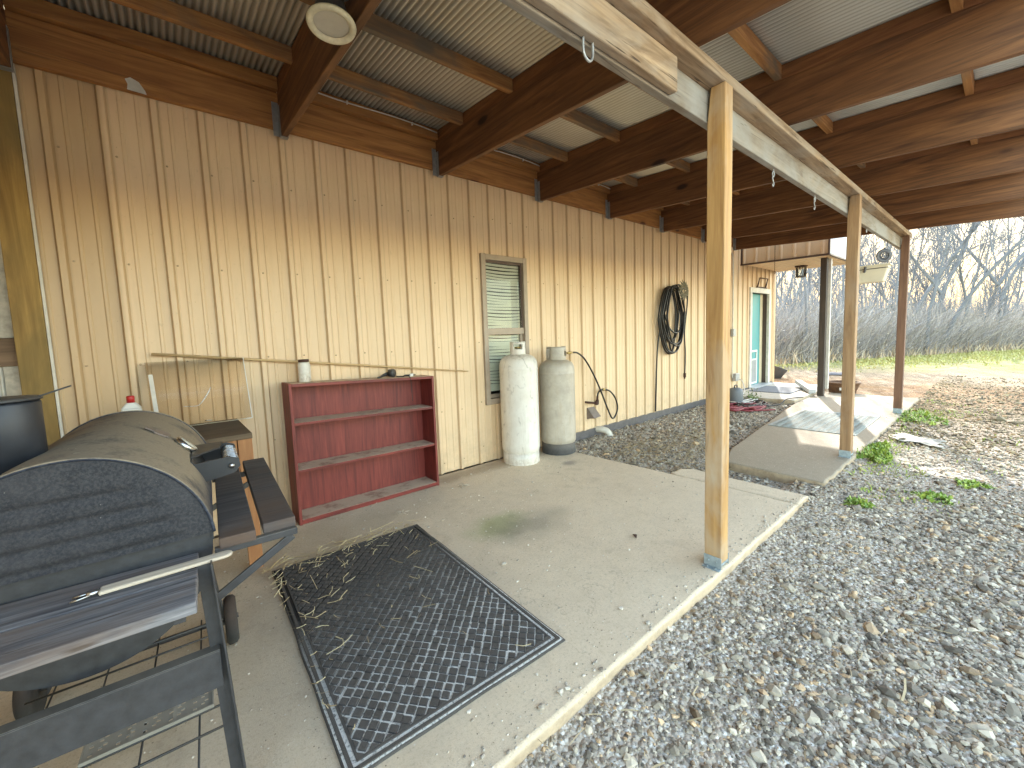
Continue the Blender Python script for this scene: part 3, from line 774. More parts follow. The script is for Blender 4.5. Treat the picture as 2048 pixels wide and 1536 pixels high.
# bare framing to the left of the corner board
mb = MB(); mb.box(-.607, -.492, -.040, .05, -.02, 2.72); mb.build('corner_board', M['cornerboard'], B, bevel=.003)
mb = MB(); mb.box(-.490, -.478, -.034, -.022, 0, 2.715); mb.build('corner_flashing', M['whitetrim'], B)
mb = MB(); mb.box(-2.4, -.61, .0, .05, 1.19, 1.335); mb.box(-2.4, -.61, .0, .05, 2.2, 2.32); mb.build('girt', M['brownboard'], B, bevel=.003)
mb = MB()
for z0, z1 in ((.05, 1.188), (1.337, 2.198), (2.322, 2.9)):
    x_ = -2.4
    while x_ < -.67:
        mb.add([(x_, .03, z0), (x_ + .006, .022, z0), (x_ + .012, .022, z0), (x_ + .018, .03, z0), (x_, .03, z1), (x_ + .006, .022, z1), (x_ + .012, .022, z1), (x_ + .018, .03, z1)],
               [(0, 1, 5, 4), (1, 2, 6, 5), (2, 3, 7, 6)]); x_ += .018
mb.build('white_panel', M['foam'], B)
mb = MB(); mb.box(-.668, -.609, .012, .05, .05, 1.188); mb.box(-.668, -.609, .012, .05, 1.337, 2.198); mb.build('stud', M['chalk'], B)

# window
W = MB()
for a in ((2.428, 2.482, -.032, .03, .575, 2.062), (2.976, 3.028, -.032, .03, .575, 2.062)): W.box(*a)
W.box(2.482, 2.976, -.030, .03, 2.006, 2.060); W.box(2.482, 2.976, -.034, .03, .575, .632)
wf = W.build('window', M['windowframe'], B, bevel=.004)
mb = MB(); mb.box(2.482, 2.976, -.012, .028, 1.272, 1.338); mb.build('meeting_rail', M['windowframe'], wf, bevel=.003)
mb = MB()
mb.box(2.483, 2.500, -.004, .028, 1.338, 2.005); mb.box(2.958, 2.975, -.004, .028, 1.338, 2.005); mb.box(2.500, 2.958, -.004, .028, 1.985, 2.005)
mb.build('sash', M['browntrim'], wf, bevel=.002)
mb = MB()
mb.box(2.483, 2.497, .010, .031, .634, 1.271); mb.box(2.940, 2.975, .010, .031, .634, 1.271); mb.box(2.497, 2.940, .010, .031, .634, .672)
mb.build('sash', M['windowframe'], wf, bevel=.002)
mb = MB(); mb.box(2.5005, 2.9575, .008, .012, 1.3385, 1.9845); mb.build('pane', M['glass'], wf)
mb = MB(); mb.box(2.4975, 2.9395, .024, .028, .6725, 1.2705); mb.build('pane', M['glass'], wf)
mb = MB(); z_ = .735; i = 0
while z_ < 1.99:
    sag = .006 * math.sin(i * 1.7); 
    pts = [(2.490 + .56 * q / 8, z_ - .010 * math.sin(PI * q / 8) * (1 + .6 * math.sin(i * .9)) + sag * (q / 8 - .5)) for q in range(9)]
    v = []; f = []
    for q, (px, pz) in enumerate(pts):
        v += [(px, .034, pz - .0135), (px, .039, pz), (px, .047, pz + .0135)]
    for q in range(8):
        for l in range(2): a = q * 3 + l; f.append((a, a + 3, a + 4, a + 1))
    mb.add(v, f, True); z_ += .031; i += 1
mb.box(2.49, 3.03, .033, .052, .700, .716)
mb.build('blind', M['blind'], wf)
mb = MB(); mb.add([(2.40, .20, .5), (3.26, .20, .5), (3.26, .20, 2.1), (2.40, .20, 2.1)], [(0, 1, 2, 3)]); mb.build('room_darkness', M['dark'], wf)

# entry door in a deep reveal
D = MB(); D.box(9.05, 9.15, -.03, .02, -.02, 2.05); D.box(10.07, 10.16, -.03, .02, -.02, 2.05); D.box(9.151, 10.069, -.028, .02, 1.95, 2.05)
df = D.build('door', M['whitetrim'], B, bevel=.004)
mb = MB(); mb.box(10.071, 10.09, .021, .110, .04, 1.949); mb.box(9.13, 9.149, .021, .110, .04, 1.949); mb.box(9.15, 10.07, .021, .110, 1.951, 1.97); mb.build('reveal', M['darkbrown'], df)
mb = MB(); mb.box(9.14, 9.925, .100, .125, .04, 1.96); leaf = mb.build('door_leaf', M['teal'], df)
mb = MB(); mb.box(9.928, 10.069, .095, .125, .04, 1.95); mb.build('door_stile', M['cream'], df)
mb = MB(); mb.box(9.38, 9.42, .080, .099, .07, .78); mb.box(9.72, 9.76, .080, .099, .07, .78); mb.box(9.421, 9.719, .080, .099, .74, .78); mb.box(9.421, 9.719, .080, .099, .07, .11); mb.box(9.421, 9.719, .080, .099, .57, .60)
pf = mb.build('pet_door', M['whiteplastic'], leaf)
mb = MB(); mb.box(9.421, 9.719, .087, .098, .11, .57); mb.build('flap', M['petflap'], pf)
mb = MB(); mb.tube([(9.42, -.02, 2.06), (9.42, -.06, 2.24), (9.86, -.06, 2.25), (9.86, -.02, 2.06)], .012, 6); mb.box(9.38, 9.92, -.035, -.019, 2.055, 2.075); mb.build('wall_bracket', M['rustpipe'], B)
mb = MB(); mb.box(9.06, 10.16, -.13, .26, .036, .05); mb.build('threshold', M['alu'], B, bevel=.003)

# entry canopy: fascia facing the porch, soffit, white outer face
mb = MB()
yy = [(-1.33 + .0) + i * .038 for i in range(35)]
prof = []
for i in range(7):
    c = -.02 - i * .2; prof += [(c, 8.64), (c - .02, 8.625), (c - .04, 8.625), (c - .06, 8.64)]
prof = [p for p in prof if p[0] > -1.31] + [(-1.325, 8.64)]
v = []; f = []
for i, (y_, x_) in enumerate(prof):
    zb = 2.445 - .035 * (-y_ / 1.33); v += [(x_, y_, zb), (x_, y_, 3.4)]
for i in range(len(prof) - 1): f.append((2 * i, 2 * i + 2, 2 * i + 3, 2 * i + 1))
mb.add(v, f); mb.build('fascia', M['siding'], B)
mb = MB(); v = []; f = []
x_ = 8.66; i = 0
while x_ < 10.47:
    v += [(x_, -1.335 - (.014 if i % 4 in (1, 2) else 0), 2.41), (x_, -1.335 - (.014 if i % 4 in (1, 2) else 0), 3.4)]; x_ += .03; i += 1
for k in range(i - 1): f.append((2 * k, 2 * k + 2, 2 * k + 3, 2 * k + 1))
mb.add(v, f); mb.build('canopy_side', M['whitesheet'], B)
mb = MB(); v = []; f = []; y_ = -1.32; i = 0
while y_ < -.02:
    zt = 2.443 - .035 * (-y_ / 1.33) - .012 * (i % 2 == 0) * 1.0
    v += [(8.66, y_, zt), (10.455, y_, zt)]; y_ += .02 if i % 2 else .075; i += 1
for k in range(i - 1): f.append((2 * k, 2 * k + 1, 2 * k + 3, 2 * k + 2))
mb.add(v, f); mb.build('soffit', M['siding'], B)
mb = MB(); mb.obox((8.632, -.665, 2.424), (1, 0, 0), (0, 1, .0263), (0, -.0263, 1), .018, .672, .014); mb.box(8.62, 8.66, -1.352, -1.328, 2.40, 3.4); mb.box(8.661, 10.47, -1.355, -1.337, 2.395, 2.42)
mb.box(8.622, 8.655, -.03, -.004, 2.44, 3.2)
mb.build('canopy_trim', M['browntrim'], B)
mb = MB(); mb.box(8.64, 10.47, -1.33, -.025, 3.4, 3.43); mb.box(10.456, 10.47, -1.33, -.03, 2.43, 3.4); mb.build('canopy_roof', M['whitesheet'], B)
# service bits on the wall
mb = MB(); mb.tube(smooth_path([(8.20, -.012, 2.62), (8.20, -.03, 2.5), (8.205, -.035, 2.0), (8.21, -.035, 1.2), (8.212, -.035, .33)], 4), .013, 8); mb.build('conduit', M['whitetrim'], B)
mb = MB(); mb.box(8.15, 8.26, -.075, -.02, 1.10, 1.24); mb.build('meter_box', M['galv'], B, bevel=.006)
mb = MB(); mb.box(8.24, 8.42, -.09, -.02, .26, .40); mb.build('outlet_box', M['galv'], B, bevel=.008)
mb = MB(); mb.tube([(3.95, .0, .412), (3.95, -.05, .411), (4.06, -.085, .392), (4.098, -.09, .387)], .014, 8); mb.tube([(4.098, -.09, .387), (4.095, -.09, .43)], .019, 8); mb.tube([(4.095, -.09, .43), (4.10, -.09, .475)], .013, 8)
mb.tube([(4.055, -.084, .394), (4.10, -.092, .384)], .022, 8); mb.build('gas_stub', M['rustpipe'], B)
mb = MB(); mb.box(4.0, 4.13, -.012, -.001, .19, .33); mb.add([(4.0, -.012, .33), (4.13, -.012, .33), (4.15, -.10, .215), (4.02, -.10, .205)], [(0, 1, 2, 3)])
mb.add([(4.0, -.012, .33), (4.02, -.10, .205), (4.0, -.012, .20)], [(0, 1, 2)]); mb.add([(4.13, -.012, .33), (4.15, -.10, .215), (4.13, -.012, .20)], [(0, 1, 2)]); mb.build('vent_hood', M['hood'], B, solid=.003)
mb = MB(); mb.tube(smooth_path([(4.17, 0, .035), (4.19, -.07, .038), (4.225, -.12, .022), (4.245, -.145, -.02), (4.25, -.15, -.08)], 4), .040, 14); mb.tube([(4.247, -.147, -.03), (4.25, -.15, -.08)], .047, 14); mb.build('drain_elbow', M['pvc'], B)
# torn paper patch left on the ledger, bird spot
# ------------------------------------------------------------------ porch roof
P = empty('porch_roof', (0, 0, 0))
tag(P, 'lean-to porch roof of brown rafters and corrugated metal on a weathered beam', 'porch roof')
SL = .065
def zr(y): return 2.665 + SL * (y + .04)
YE = -3.46; XE0, XE1 = -2.2, 8.30
RX = [-1.72, -.50, .748, 1.982, 3.208, 4.42, 5.675, 6.94, 8.165]
v = []; f = []; x_ = XE0; i = 0
pit = .0345
nst = int((XE1 - XE0) / (pit / 8))
for i in range(nst + 1):
    x_ = XE0 + i * pit / 8; dz = .0082 * math.sin(2 * PI * i / 8)
    lap = .0
    v += [(x_, .10, zr(.10) + .3765 + .0082 + dz), (x_, YE, zr(YE) + .3765 + .0082 + dz)]
for i in range(nst): f.append((2 * i, 2 * i + 1, 2 * i + 3, 2 * i + 2))
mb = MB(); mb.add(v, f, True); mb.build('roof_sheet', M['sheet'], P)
for i, rx in enumerate(RX):
    mb = MB(); jx = rng.normal(0, .003)
    a = (rx - .019, rx + .019)
    v = [(x, y, zr(y) + h) for y in (-.062, YE) for h in (0, .286) for x in a]
    mb.add(v, [(0, 1, 3, 2), (4, 6, 7, 5), (0, 4, 5, 1), (2, 3, 7, 6), (0, 2, 6, 4), (1, 5, 7, 3)])
    mb.build('rafter', M['rafter'], P, bevel=.004)
    mb = MB(); a = (rx - .0165 + rng.normal(0, .001), rx + .0165)
    v = [(x, y, zr(y) + h) for y in (-.062, YE) for h in (.2865, .3755) for x in a]
    mb.add(v, [(0, 1, 3, 2), (4, 6, 7, 5), (0, 4, 5, 1), (2, 3, 7, 6), (0, 2, 6, 4), (1, 5, 7, 3)])
    mb.build('nailer', M['nailer'], P, bevel=.003)
    if i > 0:
        mb = MB(); mb.box(rx - .060, rx - .0205, -.0645, -.0615, 2.665, 2.885); mb.box(rx - .0235, rx - .0205, -.10, -.0645, 2.658, 2.86); mb.box(rx - .0235, rx + .0235, -.105, -.0645, 2.655, 2.658); mb.box(rx + .0205, rx + .0235, -.10, -.0645, 2.658, 2.86); mb.build('joist_hanger', M['galv'], P)
PY = [-.49, -1.09, -1.684, -2.275, -3.025, -3.42]
for j in range(len(RX) - 1):
    for py in PY:
        y0 = py + rng.normal(0, .010); x0, x1 = RX[j] + .018, RX[j + 1] - .018
        s0, s1 = rng.normal(0, .006), rng.normal(0, .006)
        v = []
        for x, s_ in ((x0, s0), (x1, s1)):
            for y in (y0 + s_, y0 + s_ + .040):
                for h in (.2885, .3755): v.append((x, y, zr(y) + h))
        mb = MB(); mb.add(v, [(0, 1, 3, 2), (4, 6, 7, 5), (0, 4, 5, 1), (2, 3, 7, 6), (0, 2, 6, 4), (1, 5, 7, 3)])
        mb.build('purlin', M['purlin'], P, bevel=.003)
mb = MB(); mb.box(-2.2, 8.18, -.0605, -.0215, 2.718, 2.953); mb.build('ledger', M['ledger'], P, bevel=.004)
for j in range(len(RX) - 1):
    mb = MB(); x0, x1 = RX[j] + .020, RX[j + 1] - .020
    mb.box(x0, x1, -.105 + rng.normal(0, .004), -.0225, 2.955, 3.036); mb.build('wall_purlin', M['ledger'], P, bevel=.003)
# white cable stapled along the wall purlin
for j in range(2, len(RX) - 1):
    x0, x1 = RX[j] + .03, RX[j + 1] - .03
    pts = [(x0 + (x1 - x0) * t / 8, -.115, 3.025 - .022 * (t / 8) - .010 * math.sin(PI * t / 4)) for t in range(9)]
    mb = MB(); mb.tube(smooth_path(pts, 3), .0045, 6)
    for q in (.35, .8): xx = x0 + (x1 - x0) * q; mb.box(xx - .005, xx + .005, -.124, -.106, 3.0, 3.022)
    mb.build('cable', M['whitecord'], P)
# beam: flat plate over the posts, hanging board behind them, a scab board at the near end
zpl = 2.387
mb = MB(); mb.box(-2.2, 8.06, -2.372, -2.252, zpl, zpl + .050); mb.build('beam_plate', M['beam'], P, bevel=.005)
mb = MB(); mb.box(-2.2, 7.99, -2.289, -2.252, 2.236, zpl - .001); mb.build('beam_board', M['beamgrey'], P, bevel=.004)
mb = MB(); mb.box(-2.2, 8.06, -2.289, -2.252, zpl + .0505, zr(-2.27) - .003); mb.build('beam_filler', M['beam'], P, bevel=.003)
mb = MB(); mb.box(-2.2, 1.775, -2.3285, -2.2905, 2.244, zpl - .0025); mb.build('scab_board', M['beam'], P, bevel=.006)
def shook(x, z, parent=None):
    mb = MB(); y = -2.27
    mb.tube([(x, y, z + .02), (x, y, z - .012)], .004, 6)
    mb.tube(smooth_path([(x, y, z - .01), (x + .018, y, z - .028), (x, y, z - .045), (x - .016, y, z - .030), (x - .006, y, z - .014)], 4), .0038, 6)
    return mb.build('hook', M['galv'], P)
for x in (3.09, 3.98, 5.82, 6.81): shook(x, 2.236)
mb = MB(); mb.tube(smooth_path([(1.19, -2.30, 2.25), (1.19, -2.30, 2.20), (1.205, -2.30, 2.180), (1.225, -2.30, 2.178), (1.24, -2.30, 2.20), (1.24, -2.30, 2.25)], 4), .0048, 6)
mb.build('hook', M['galv'], P)
for x in (3.09, 3.98):
    e = MB(); y = -2.27; z = 2.192
    e.tube(smooth_path([(x + .012, y, z - .002), (x, y, z + .004), (x - .012, y, z - .012), (x + .012, y, z - .045), (x, y, z - .062), (x - .014, y, z - .050)], 5), .0036, 6)
    o = e.build('s_hook', M['galv']); tag(o, 'small metal S hook hanging from the beam, ' + ('just past the nearest post' if x < 3.5 else 'farther one before the middle post'), 'hook', 'S hooks hanging under the beam')
# torn white paper on the ledger
mb = MB(); mb.add([(-.055, -.0615, 2.775), (-.03, -.0622, 2.79), (.005, -.0622, 2.775), (.03, -.0618, 2.735), (.035, -.0615, 2.716), (-.05, -.0615, 2.720), (-.045, -.062, 2.75)], [(0, 1, 2, 3, 4, 5, 6)])
mb.build('paper_scrap', M['foam'], P)

# posts
def post(x, y, z0, z1, m, label, wdt=.085, chamfer=True):
    e = empty('wooden_post', (x, y, z0)); h = z1 - z0; w2 = wdt / 2
    mb = MB(); k = .022
    a = [(-w2, -w2), (w2, -w2), (w2, w2), (-w2, w2)]
    nseg = 14; v = []
    for i in range(nseg + 1):
        z = .03 + (h - .03) * i / nseg; dx = .003 * mnoise.noise(Vector((x * 3, z * 1.2, 1))); dy = .003 * mnoise.noise(Vector((x * 3, z * 1.2, 5)))
        for p in a: v.append((p[0] + dx * (i not in (0, nseg)), p[1] + dy * (i not in (0, nseg)), z))
    if chamfer:
        for q in (2, 3): v[nseg * 4 + q] = (v[nseg * 4 + q][0], w2 - .018, v[nseg * 4 + q][2])
    f = [(i * 4 + j, i * 4 + (j + 1) % 4, (i + 1) * 4 + (j + 1) % 4, (i + 1) * 4 + j) for i in range(nseg) for j in range(4)] + [(3, 2, 1, 0), tuple(nseg * 4 + j for j in range(4))]
    mb.add(v, f); mb.build('shaft', m, e, bevel=.005)
    mb = MB()
    mb.box(-w2 - .004, -w2 - .001, -w2 - .002, w2 + .002, .003, .062); mb.box(-w2 - .030, -w2 - .001, -w2 - .002, w2 + .002, .0, .003)
    mb.box(w2 + .001, w2 + .004, -w2 - .002, w2 + .002, .003, .062); mb.box(-w2, w2, -w2, w2, .018, .0295)
    for q in (-.02, .02):
        mb.tube([(-w2 - .009, q, .035), (-w2 - .004, q, .035)], .006, 6); mb.tube([(-w2 - .018, q, .003), (-w2 - .018, q, .009)], .006, 6)
    mb.build('post_base', M['galvblue'], e, bevel=.0015)
    return tag(e, label, 'post')
post(2.166, -2.333, 0, zpl, M['post1'], 'nearest yellow tan wooden post standing on the patio edge in a galvanised base')
post(4.935, -2.333, -.008, zpl, M['post2'], 'middle tan brown wooden post standing on the concrete walkway with weeds at its foot')
post(7.83, -2.333, -.008, zpl, M['post3'], 'far dark red brown wooden post at the end of the weathered beam')
e = empty('canopy_post', (9.0, -1.20, -.008))
mb = MB(); mb.box(-.048, .048, -.045, .045, 0, 2.41); mb.build('shaft', M['darkpost'], e, bevel=.005)
mb = MB(); mb.box(.055, .11, -.085, -.03, .12, 2.40); mb.build('downspout', M['whitetrim'], e, bevel=.006)
tag(e, 'almost black square post under the corner of the entry canopy with a white downspout behind', 'post')
mb = MB()
d_ = Vector((9.75, -.66, .14)); s_ = Vector((8.90, -1.10, .075))
mb.bar(s_, d_, .105, .075); o = mb.build('downspout_extension', M['alu'], None, bevel=.008)
tag(o, 'pale grey downspout length lying across the door step by the dark post', 'downspout')

# ------------------------------------------------------------------ recessed light hung from the first rafter
e = empty('recessed_light', (.632, -1.472, 2.527)); e.rotation_euler = (math.radians(-4), math.radians(3), 0)
mb = MB(); mb.lathe([(.068, .004), (.070, -.003), (.082, -.009), (.092, -.007), (.096, .002), (.093, .008), (.068, .010)], 48, cap=False); mb.build('trim_ring', M['ivory'], e)
mb = MB(); mb.lathe([(.0, .008), (.035, .004), (.069, .006)], 40, cap=False); mb.build('lens', M['frost'], e)
mb = MB(); mb.lathe([(.066, .012), (.064, .05), (.05, .11), (.03, .12)], 32); mb.build('can_housing', M['blacksteel'], e)
mb = MB(); mb.box(-.03, .045, .03, .095, .065, .135); mb.build('junction_box', M['blueplastic'], e, bevel=.006)
mb = MB(); mb.bar((.02, .02, .11), (.085, .02, .17), .02, .004); mb.build('mounting_strap', M['galv'], e)
tag(e, 'round ivory recessed light with a frosted lens and blue box hanging off the first rafter', 'light fixture')

# lantern below the entry soffit
e = empty('lantern', (9.80, -.65, 2.418))
mb = MB(); mb.lathe([(.105, 0), (.105, -.018), (.08, -.024)], 28); mb.build('lantern_cap', M['rustpipe'], e)
mb = MB(); mb.lathe([(.078, -.026), (.082, -.20), (.07, -.205)], 24, cap=False); mb.build('lamp_glass', M['lanternglass'], e)
mb = MB()
for a_ in range(6):
    t_ = a_ * PI / 3; mb.tube([(.086 * math.cos(t_), .086 * math.sin(t_), -.024), (.086 * math.cos(t_ + .5), .086 * math.sin(t_ + .5), -.21)], .004, 5)
    mb.tube([(.086 * math.cos(t_), .086 * math.sin(t_), -.024), (.086 * math.cos(t_ - .5), .086 * math.sin(t_ - .5), -.21)], .004, 5)
mb.lathe([(.09, -.205), (.09, -.22), (.07, -.22), (.07, -.205), (.09, -.205)], 24, cap=False); mb.build('cage', M['ornament'], e)
tag(e, 'small glass cage lantern on the soffit of the entry canopy', 'lantern')
mb = MB(); y = -.57; z = 2.70; i = 0
while z > 2.18:
    n = 8; r1, r2 = .007, .012
    pts = [(8.605 + (r1 * math.cos(2 * PI * q / n) if i % 2 else 0), y + (0 if i % 2 else r1 * math.cos(2 * PI * q / n)), z + r2 * math.sin(2 * PI * q / n)) for q in range(n + 1)]
    mb.tube(pts, .0022, 4, cap=False); z -= .020; i += 1
o = mb.build('chain', M['rustpipe']); tag(o, 'thin rusty chain hanging down in front of the canopy fascia', 'chain')

# ------------------------------------------------------------------ propane cylinders
def tank(name, x, y, m, H_sh, H_top, R, label, foot, collar_w, ang, mfoot):
    e = empty('propane_tank', (x, y, 0), ang)
    z0 = .105; prof = [(.0, z0 - .045), (R * .5, z0 - .04), (R * .82, z0 - .02), (R * .97, z0 + .02), (R, z0 + .05)]
    prof += [(R, z0 + .06 + (H_sh - z0 - .12) * i / 10) for i in range(11)]
    prof += [(R + .002, H_sh - .052), (R + .002, H_sh - .046), (R, H_sh - .043), (R, H_sh - .02), (R * .985, H_sh + .01), (R * .93, H_sh + .042), (R * .82, H_sh + .068), (R * .62, H_sh + .088), (R * .35, H_sh + .10), (0, H_sh + .104)]
    mb = MB(); mb.lathe(prof, 56); mb.build('tank_body', m, e)
    mb = MB(); mb.lathe([(R * .955, 0), (R * .965, .012), (R * .95, .05), (R * .95, .115), (R * .93, .115), (R * .93, 0), (R * .955, 0)], 48, cap=False)
    mb.build('foot_ring', mfoot, e)
    zt = H_sh + .080; hc = H_top - zt; rc = collar_w / 2
    nA, nZ = 44, 6; mb = MB(); v = []; f = []
    span = math.radians(290)
    for i in range(nA + 1):
        t_ = -PI / 2 - span / 2 + span * i / nA
        for k in range(nZ + 1):
            zz = zt + hc * k / nZ; rr = rc * (1 + .03 * math.sin(k / nZ * PI)); v.append((rr * math.cos(t_), rr * math.sin(t_), zz))
    def hole(i, k):
        if collar_w < .17: return (17 <= i <= 26 and k in (3, 4)) or (33 <= i <= 38 and k in (3, 4))
        return (8 <= i <= 15 and k in (1, 2, 3, 4)) or (30 <= i <= 34 and k in (2, 3))
    for i in range(nA):
        for k in range(nZ):
            if hole(i, k): continue
            a = i * (nZ + 1) + k; f.append((a, a + nZ + 1, a + nZ + 2, a + 1))
    mb.add(v, f, True); mb.build('collar', m, e, solid=.005)
    mb = MB(); mb.lathe([(.028, zt - .005), (.028, zt + .03), (.018, zt + .035), (.018, zt + .07), (.032, zt + .072), (.032, zt + .09), (0, zt + .092)], 16); mb.tube([(0, 0, zt + .045), (rc * 1.0, 0, zt + .045)], .012, 8); mb.build('valve', M['brass'], e)
    return tag(e, label, 'propane tank')
tank('t', 2.685, -.228, M['tankwhite'], .975, 1.195, .189, 'taller chalky white propane cylinder in front of the narrow window', .0, .145, math.radians(-38), M['tankwhite'])
tank('t', 3.195, -.262, M['tankgrey'], .895, 1.125, .186, 'stained grey propane cylinder with dark foot ring, hose attached, right of the white one', .0, .200, math.radians(-46), M['tankfoot'])
mb = MB()
hp = [(3.40, -.235, 1.045), (3.47, -.22, 1.045), (3.52, -.20, 1.045), (3.677, -.15, 1.030), (3.864, -.10, .942), (4.024, -.09, .76), (4.139, -.11, .542), (4.257, -.12, .304), (4.382, -.10, .155), (4.478, -.09, .192), (4.528, -.08, .278), (4.483, -.08, .40), (4.372, -.08, .504), (4.227, -.085, .543), (4.13, -.09, .525), (4.10, -.09, .475)]
mb.tube(smooth_path(hp[2:], 6), .0105, 10); e = mb.build('gas_hose', M['hose'])
mb = MB(); mb.tube(hp[:3], .012, 8); mb.tube([(3.44, -.228, 1.045), (3.47, -.22, 1.045)], .018, 6); mb.build('hose_fitting', M['brass'], e)
mb = MB(); mb.tube([(4.21, -.085, .543), (4.25, -.083, .542)], .018, 6); mb.build('hose_fitting', M['brass'], e)
tag(e, 'black gas hose looping from the grey cylinder to the rusty pipe stub', 'gas hose')

# ------------------------------------------------------------------ coiled garden hose on its rosette
mb = MB(); random.seed(3)
cx, zt = 5.90, 1.86
path = []
loops = 10
for i in range(loops):
    wl = .20 + .13 * random.random(); zb = .90 + .34 * random.random() if i not in (2, 5, 7) else .89 + .04 * random.random(); yy_ = -.035 - .012 * i - .01 * random.random(); cc = cx + random.uniform(-.06, .09)
    ztt = zt + random.uniform(-.03, .03)
    path += [(cc - wl * .55, yy_, ztt - .02), (cc - wl, yy_ - .01, ztt - .30), (cc - wl * 1.02, yy_, (ztt + zb) / 2 - .05), (cc - wl * .55, yy_, zb + .07), (cc, yy_ - .012, zb), (cc + wl * .6, yy_, zb + .08), (cc + wl * .95, yy_, (ztt + zb) / 2), (cc + wl * .8, yy_ - .01, ztt - .25), (cc + wl * .35, yy_ - .01, ztt + .012), (cc - wl * .1, yy_ - .012, ztt + .025)]
mb.tube(smooth_path(path, 5), .0125, 8)
mb.tube(smooth_path([(5.90, -.06, 1.86), (5.70, -.07, 1.80), (5.62, -.07, 1.35), (5.575, -.05, 1.05), (5.56, -.04, .75), (5.548, -.035, .4), (5.537, -.03, .07)], 6), .011, 8)
mb.tube(smooth_path([(6.05, -.14, 1.87), (6.25, -.15, 1.86), (6.38, -.09, 1.80), (6.40, -.07, 1.60), (6.345, -.06, 1.235), (6.375, -.055, .95), (6.385, -.05, .744), (6.372, -.05, .56)], 6), .0105, 8)
random.seed(7)
o = mb.build('garden_hose', M['hose']); mb = MB(); mb.tube([(6.372, -.05, .57), (6.371, -.05, .505)], .021, 8); mb.tube([(6.371, -.05, .505), (6.371, -.05, .48)], .012, 8); mb.build('hose_end', M['rustpipe'], o)
tag(o, 'black garden hose hanging in a thick coil on the tan wall', 'hose')
mb = MB()
for rr, nn, tilt in ((.155, 16, .02), (.115, 12, .035), (.07, 9, .05)):
    for q in range(nn):
        t_ = 2 * PI * q / nn + rr * 9; d = Vector((math.cos(t_), 0, math.sin(t_))); p = Vector((-math.sin(t_), 0, math.cos(t_)))
        c = Vector((5.99, -.20 - tilt, 1.835)); a = c + d * rr * .35; b = c + d * rr; m_ = c + d * rr * .7 + Vector((0, -.012, 0))
        mb.add([a, m_ + p * .018, b, m_ - p * .018, m_ + Vector((0, -.008, 0))], [(0, 4, 1), (1, 4, 2), (2, 4, 3), (3, 4, 0)])
mb.tube([(5.99, -.002, 1.85), (5.99, -.20, 1.85)], .012, 8); mb.box(5.94, 6.04, -.012, -.001, 1.78, 1.92)
o = mb.build('hose_hanger', M['rosette'], None, solid=.004); tag(o, 'leafy grey rosette hose hanger sticking out of the wall above the coil', 'hose hanger')

# ------------------------------------------------------------------ red bookshelf
S = empty('bookshelf', (1.165, -.135, 0))
X0, X1, Y0, Y1 = -.555, .555, -.108, .102
def rack(mb):  # the case leans slightly: its right side stands a little lower
    mb.v = [(x, y, z * (1 - .043 * clipf((x - X0) / (X1 - X0), 0, 1))) for x, y, z in mb.v]; return mb
mb = MB(); mb.box(X0, X0 + .020, Y0, Y1, 0, .985); rack(mb).build('side_panel', M['redwood'], S, bevel=.002)
mb = MB(); mb.box(X1 - .020, X1, Y0, Y1, 0, .985); rack(mb).build('side_panel', M['redwood'], S, bevel=.002)
def board(z, t, y0, nm='shelf_board', m='redshelf'):
    mb = MB(); k = 12
    for i in range(k):
        xa = X0 + .0205 + (X1 - X0 - .041) * i / k; xb = X0 + .0205 + (X1 - X0 - .041) * (i + 1) / k
    mb.box(X0 + .0205, X1 - .0205, y0, Y1 - .008, z - t, z); return rack(mb).build(nm, M[m], S, bevel=.002)
board(.984, .022, Y0 + .001, 'top_board'); board(.715, .020, Y0 + .008); board(.385, .020, Y0 + .008); board(.035, .033, Y0 + .003, 'bottom_board')
mb = MB(); mb.box(X0 + .0205, X1 - .0205, Y1 - .0075, Y1 - .001, .003, .980); rack(mb).build('back_panel', M['redwood'], S)
tag(S, 'low dark red bookshelf with three dusty compartments against the tan wall', 'bookshelf')
mb = MB(); mb.tube([(-.075, -.036, 1.222), (.7, -.040, 1.126), (1.5, -.040, 1.026), (2.215, -.034, .934)], [.008, .0085, .0075, .005], 8)
o = mb.build('wood_rod', M['rod']); tag(o, 'long thin pale wooden rod leaning along the wall behind the red bookshelf', 'rod')
# spray can standing on the shelf
mb = MB(); mb.lathe([(.039, 0), (.041, .006), (.041, .12), (.036, .135), (.033, .140)], 24); o = mb.build('tin_can', M['tankwhite'])
o.location = (.745, -.13, .981)
mb = MB(); mb.lathe([(.0335, .1405), (.035, .143), (.035, .158), (.030, .160), (.030, .150)], 24); mb.build('can_lid', M['rustpipe'], o)
tag(o, 'scuffed white round can with dark rim on top of the red bookshelf', 'can')
# black lamp head with cord
e = empty('work_lamp', (1.38, -.155, .956))
mb = MB(); mb.tube([(-.005, .02, .036), (.018, -.01, .034), (.022, -.016, .034)], [.030, .034, .030], 16); mb.build('lamp_head', M['blacksteel'], e)
mb = MB(); mb.tube(smooth_path([(-.01, .03, .03), (-.05, .03, .02), (-.09, .0, .012), (-.12, -.02, .008)], 4), [.016, .015, .014, .012, .012, .010, .010, .009, .008, .008, .007, .006, .005], 8); mb.build('lamp_arm', M['blacksteel'], e)
mb = MB(); mb.tube(smooth_path([(.0, .0, .010), (.08, -.04, .006), (.115, -.082, .004), (.125, -.092, -.02), (.13, -.09, -.09), (.135, -.085, -.20)], 5), .0022, 6); mb.build('cord', M['blackcord'], e)
tag(e, 'small black lamp lying on the bookshelf with its thin cord hanging over the edge', 'lamp')
e = empty('adapter', (1.56, -.14, .9465))
mb = MB(); mb.box(-.01, .022, -.012, .012, .0, .024); mb.build('plug', M['whiteplastic'], e, bevel=.004)
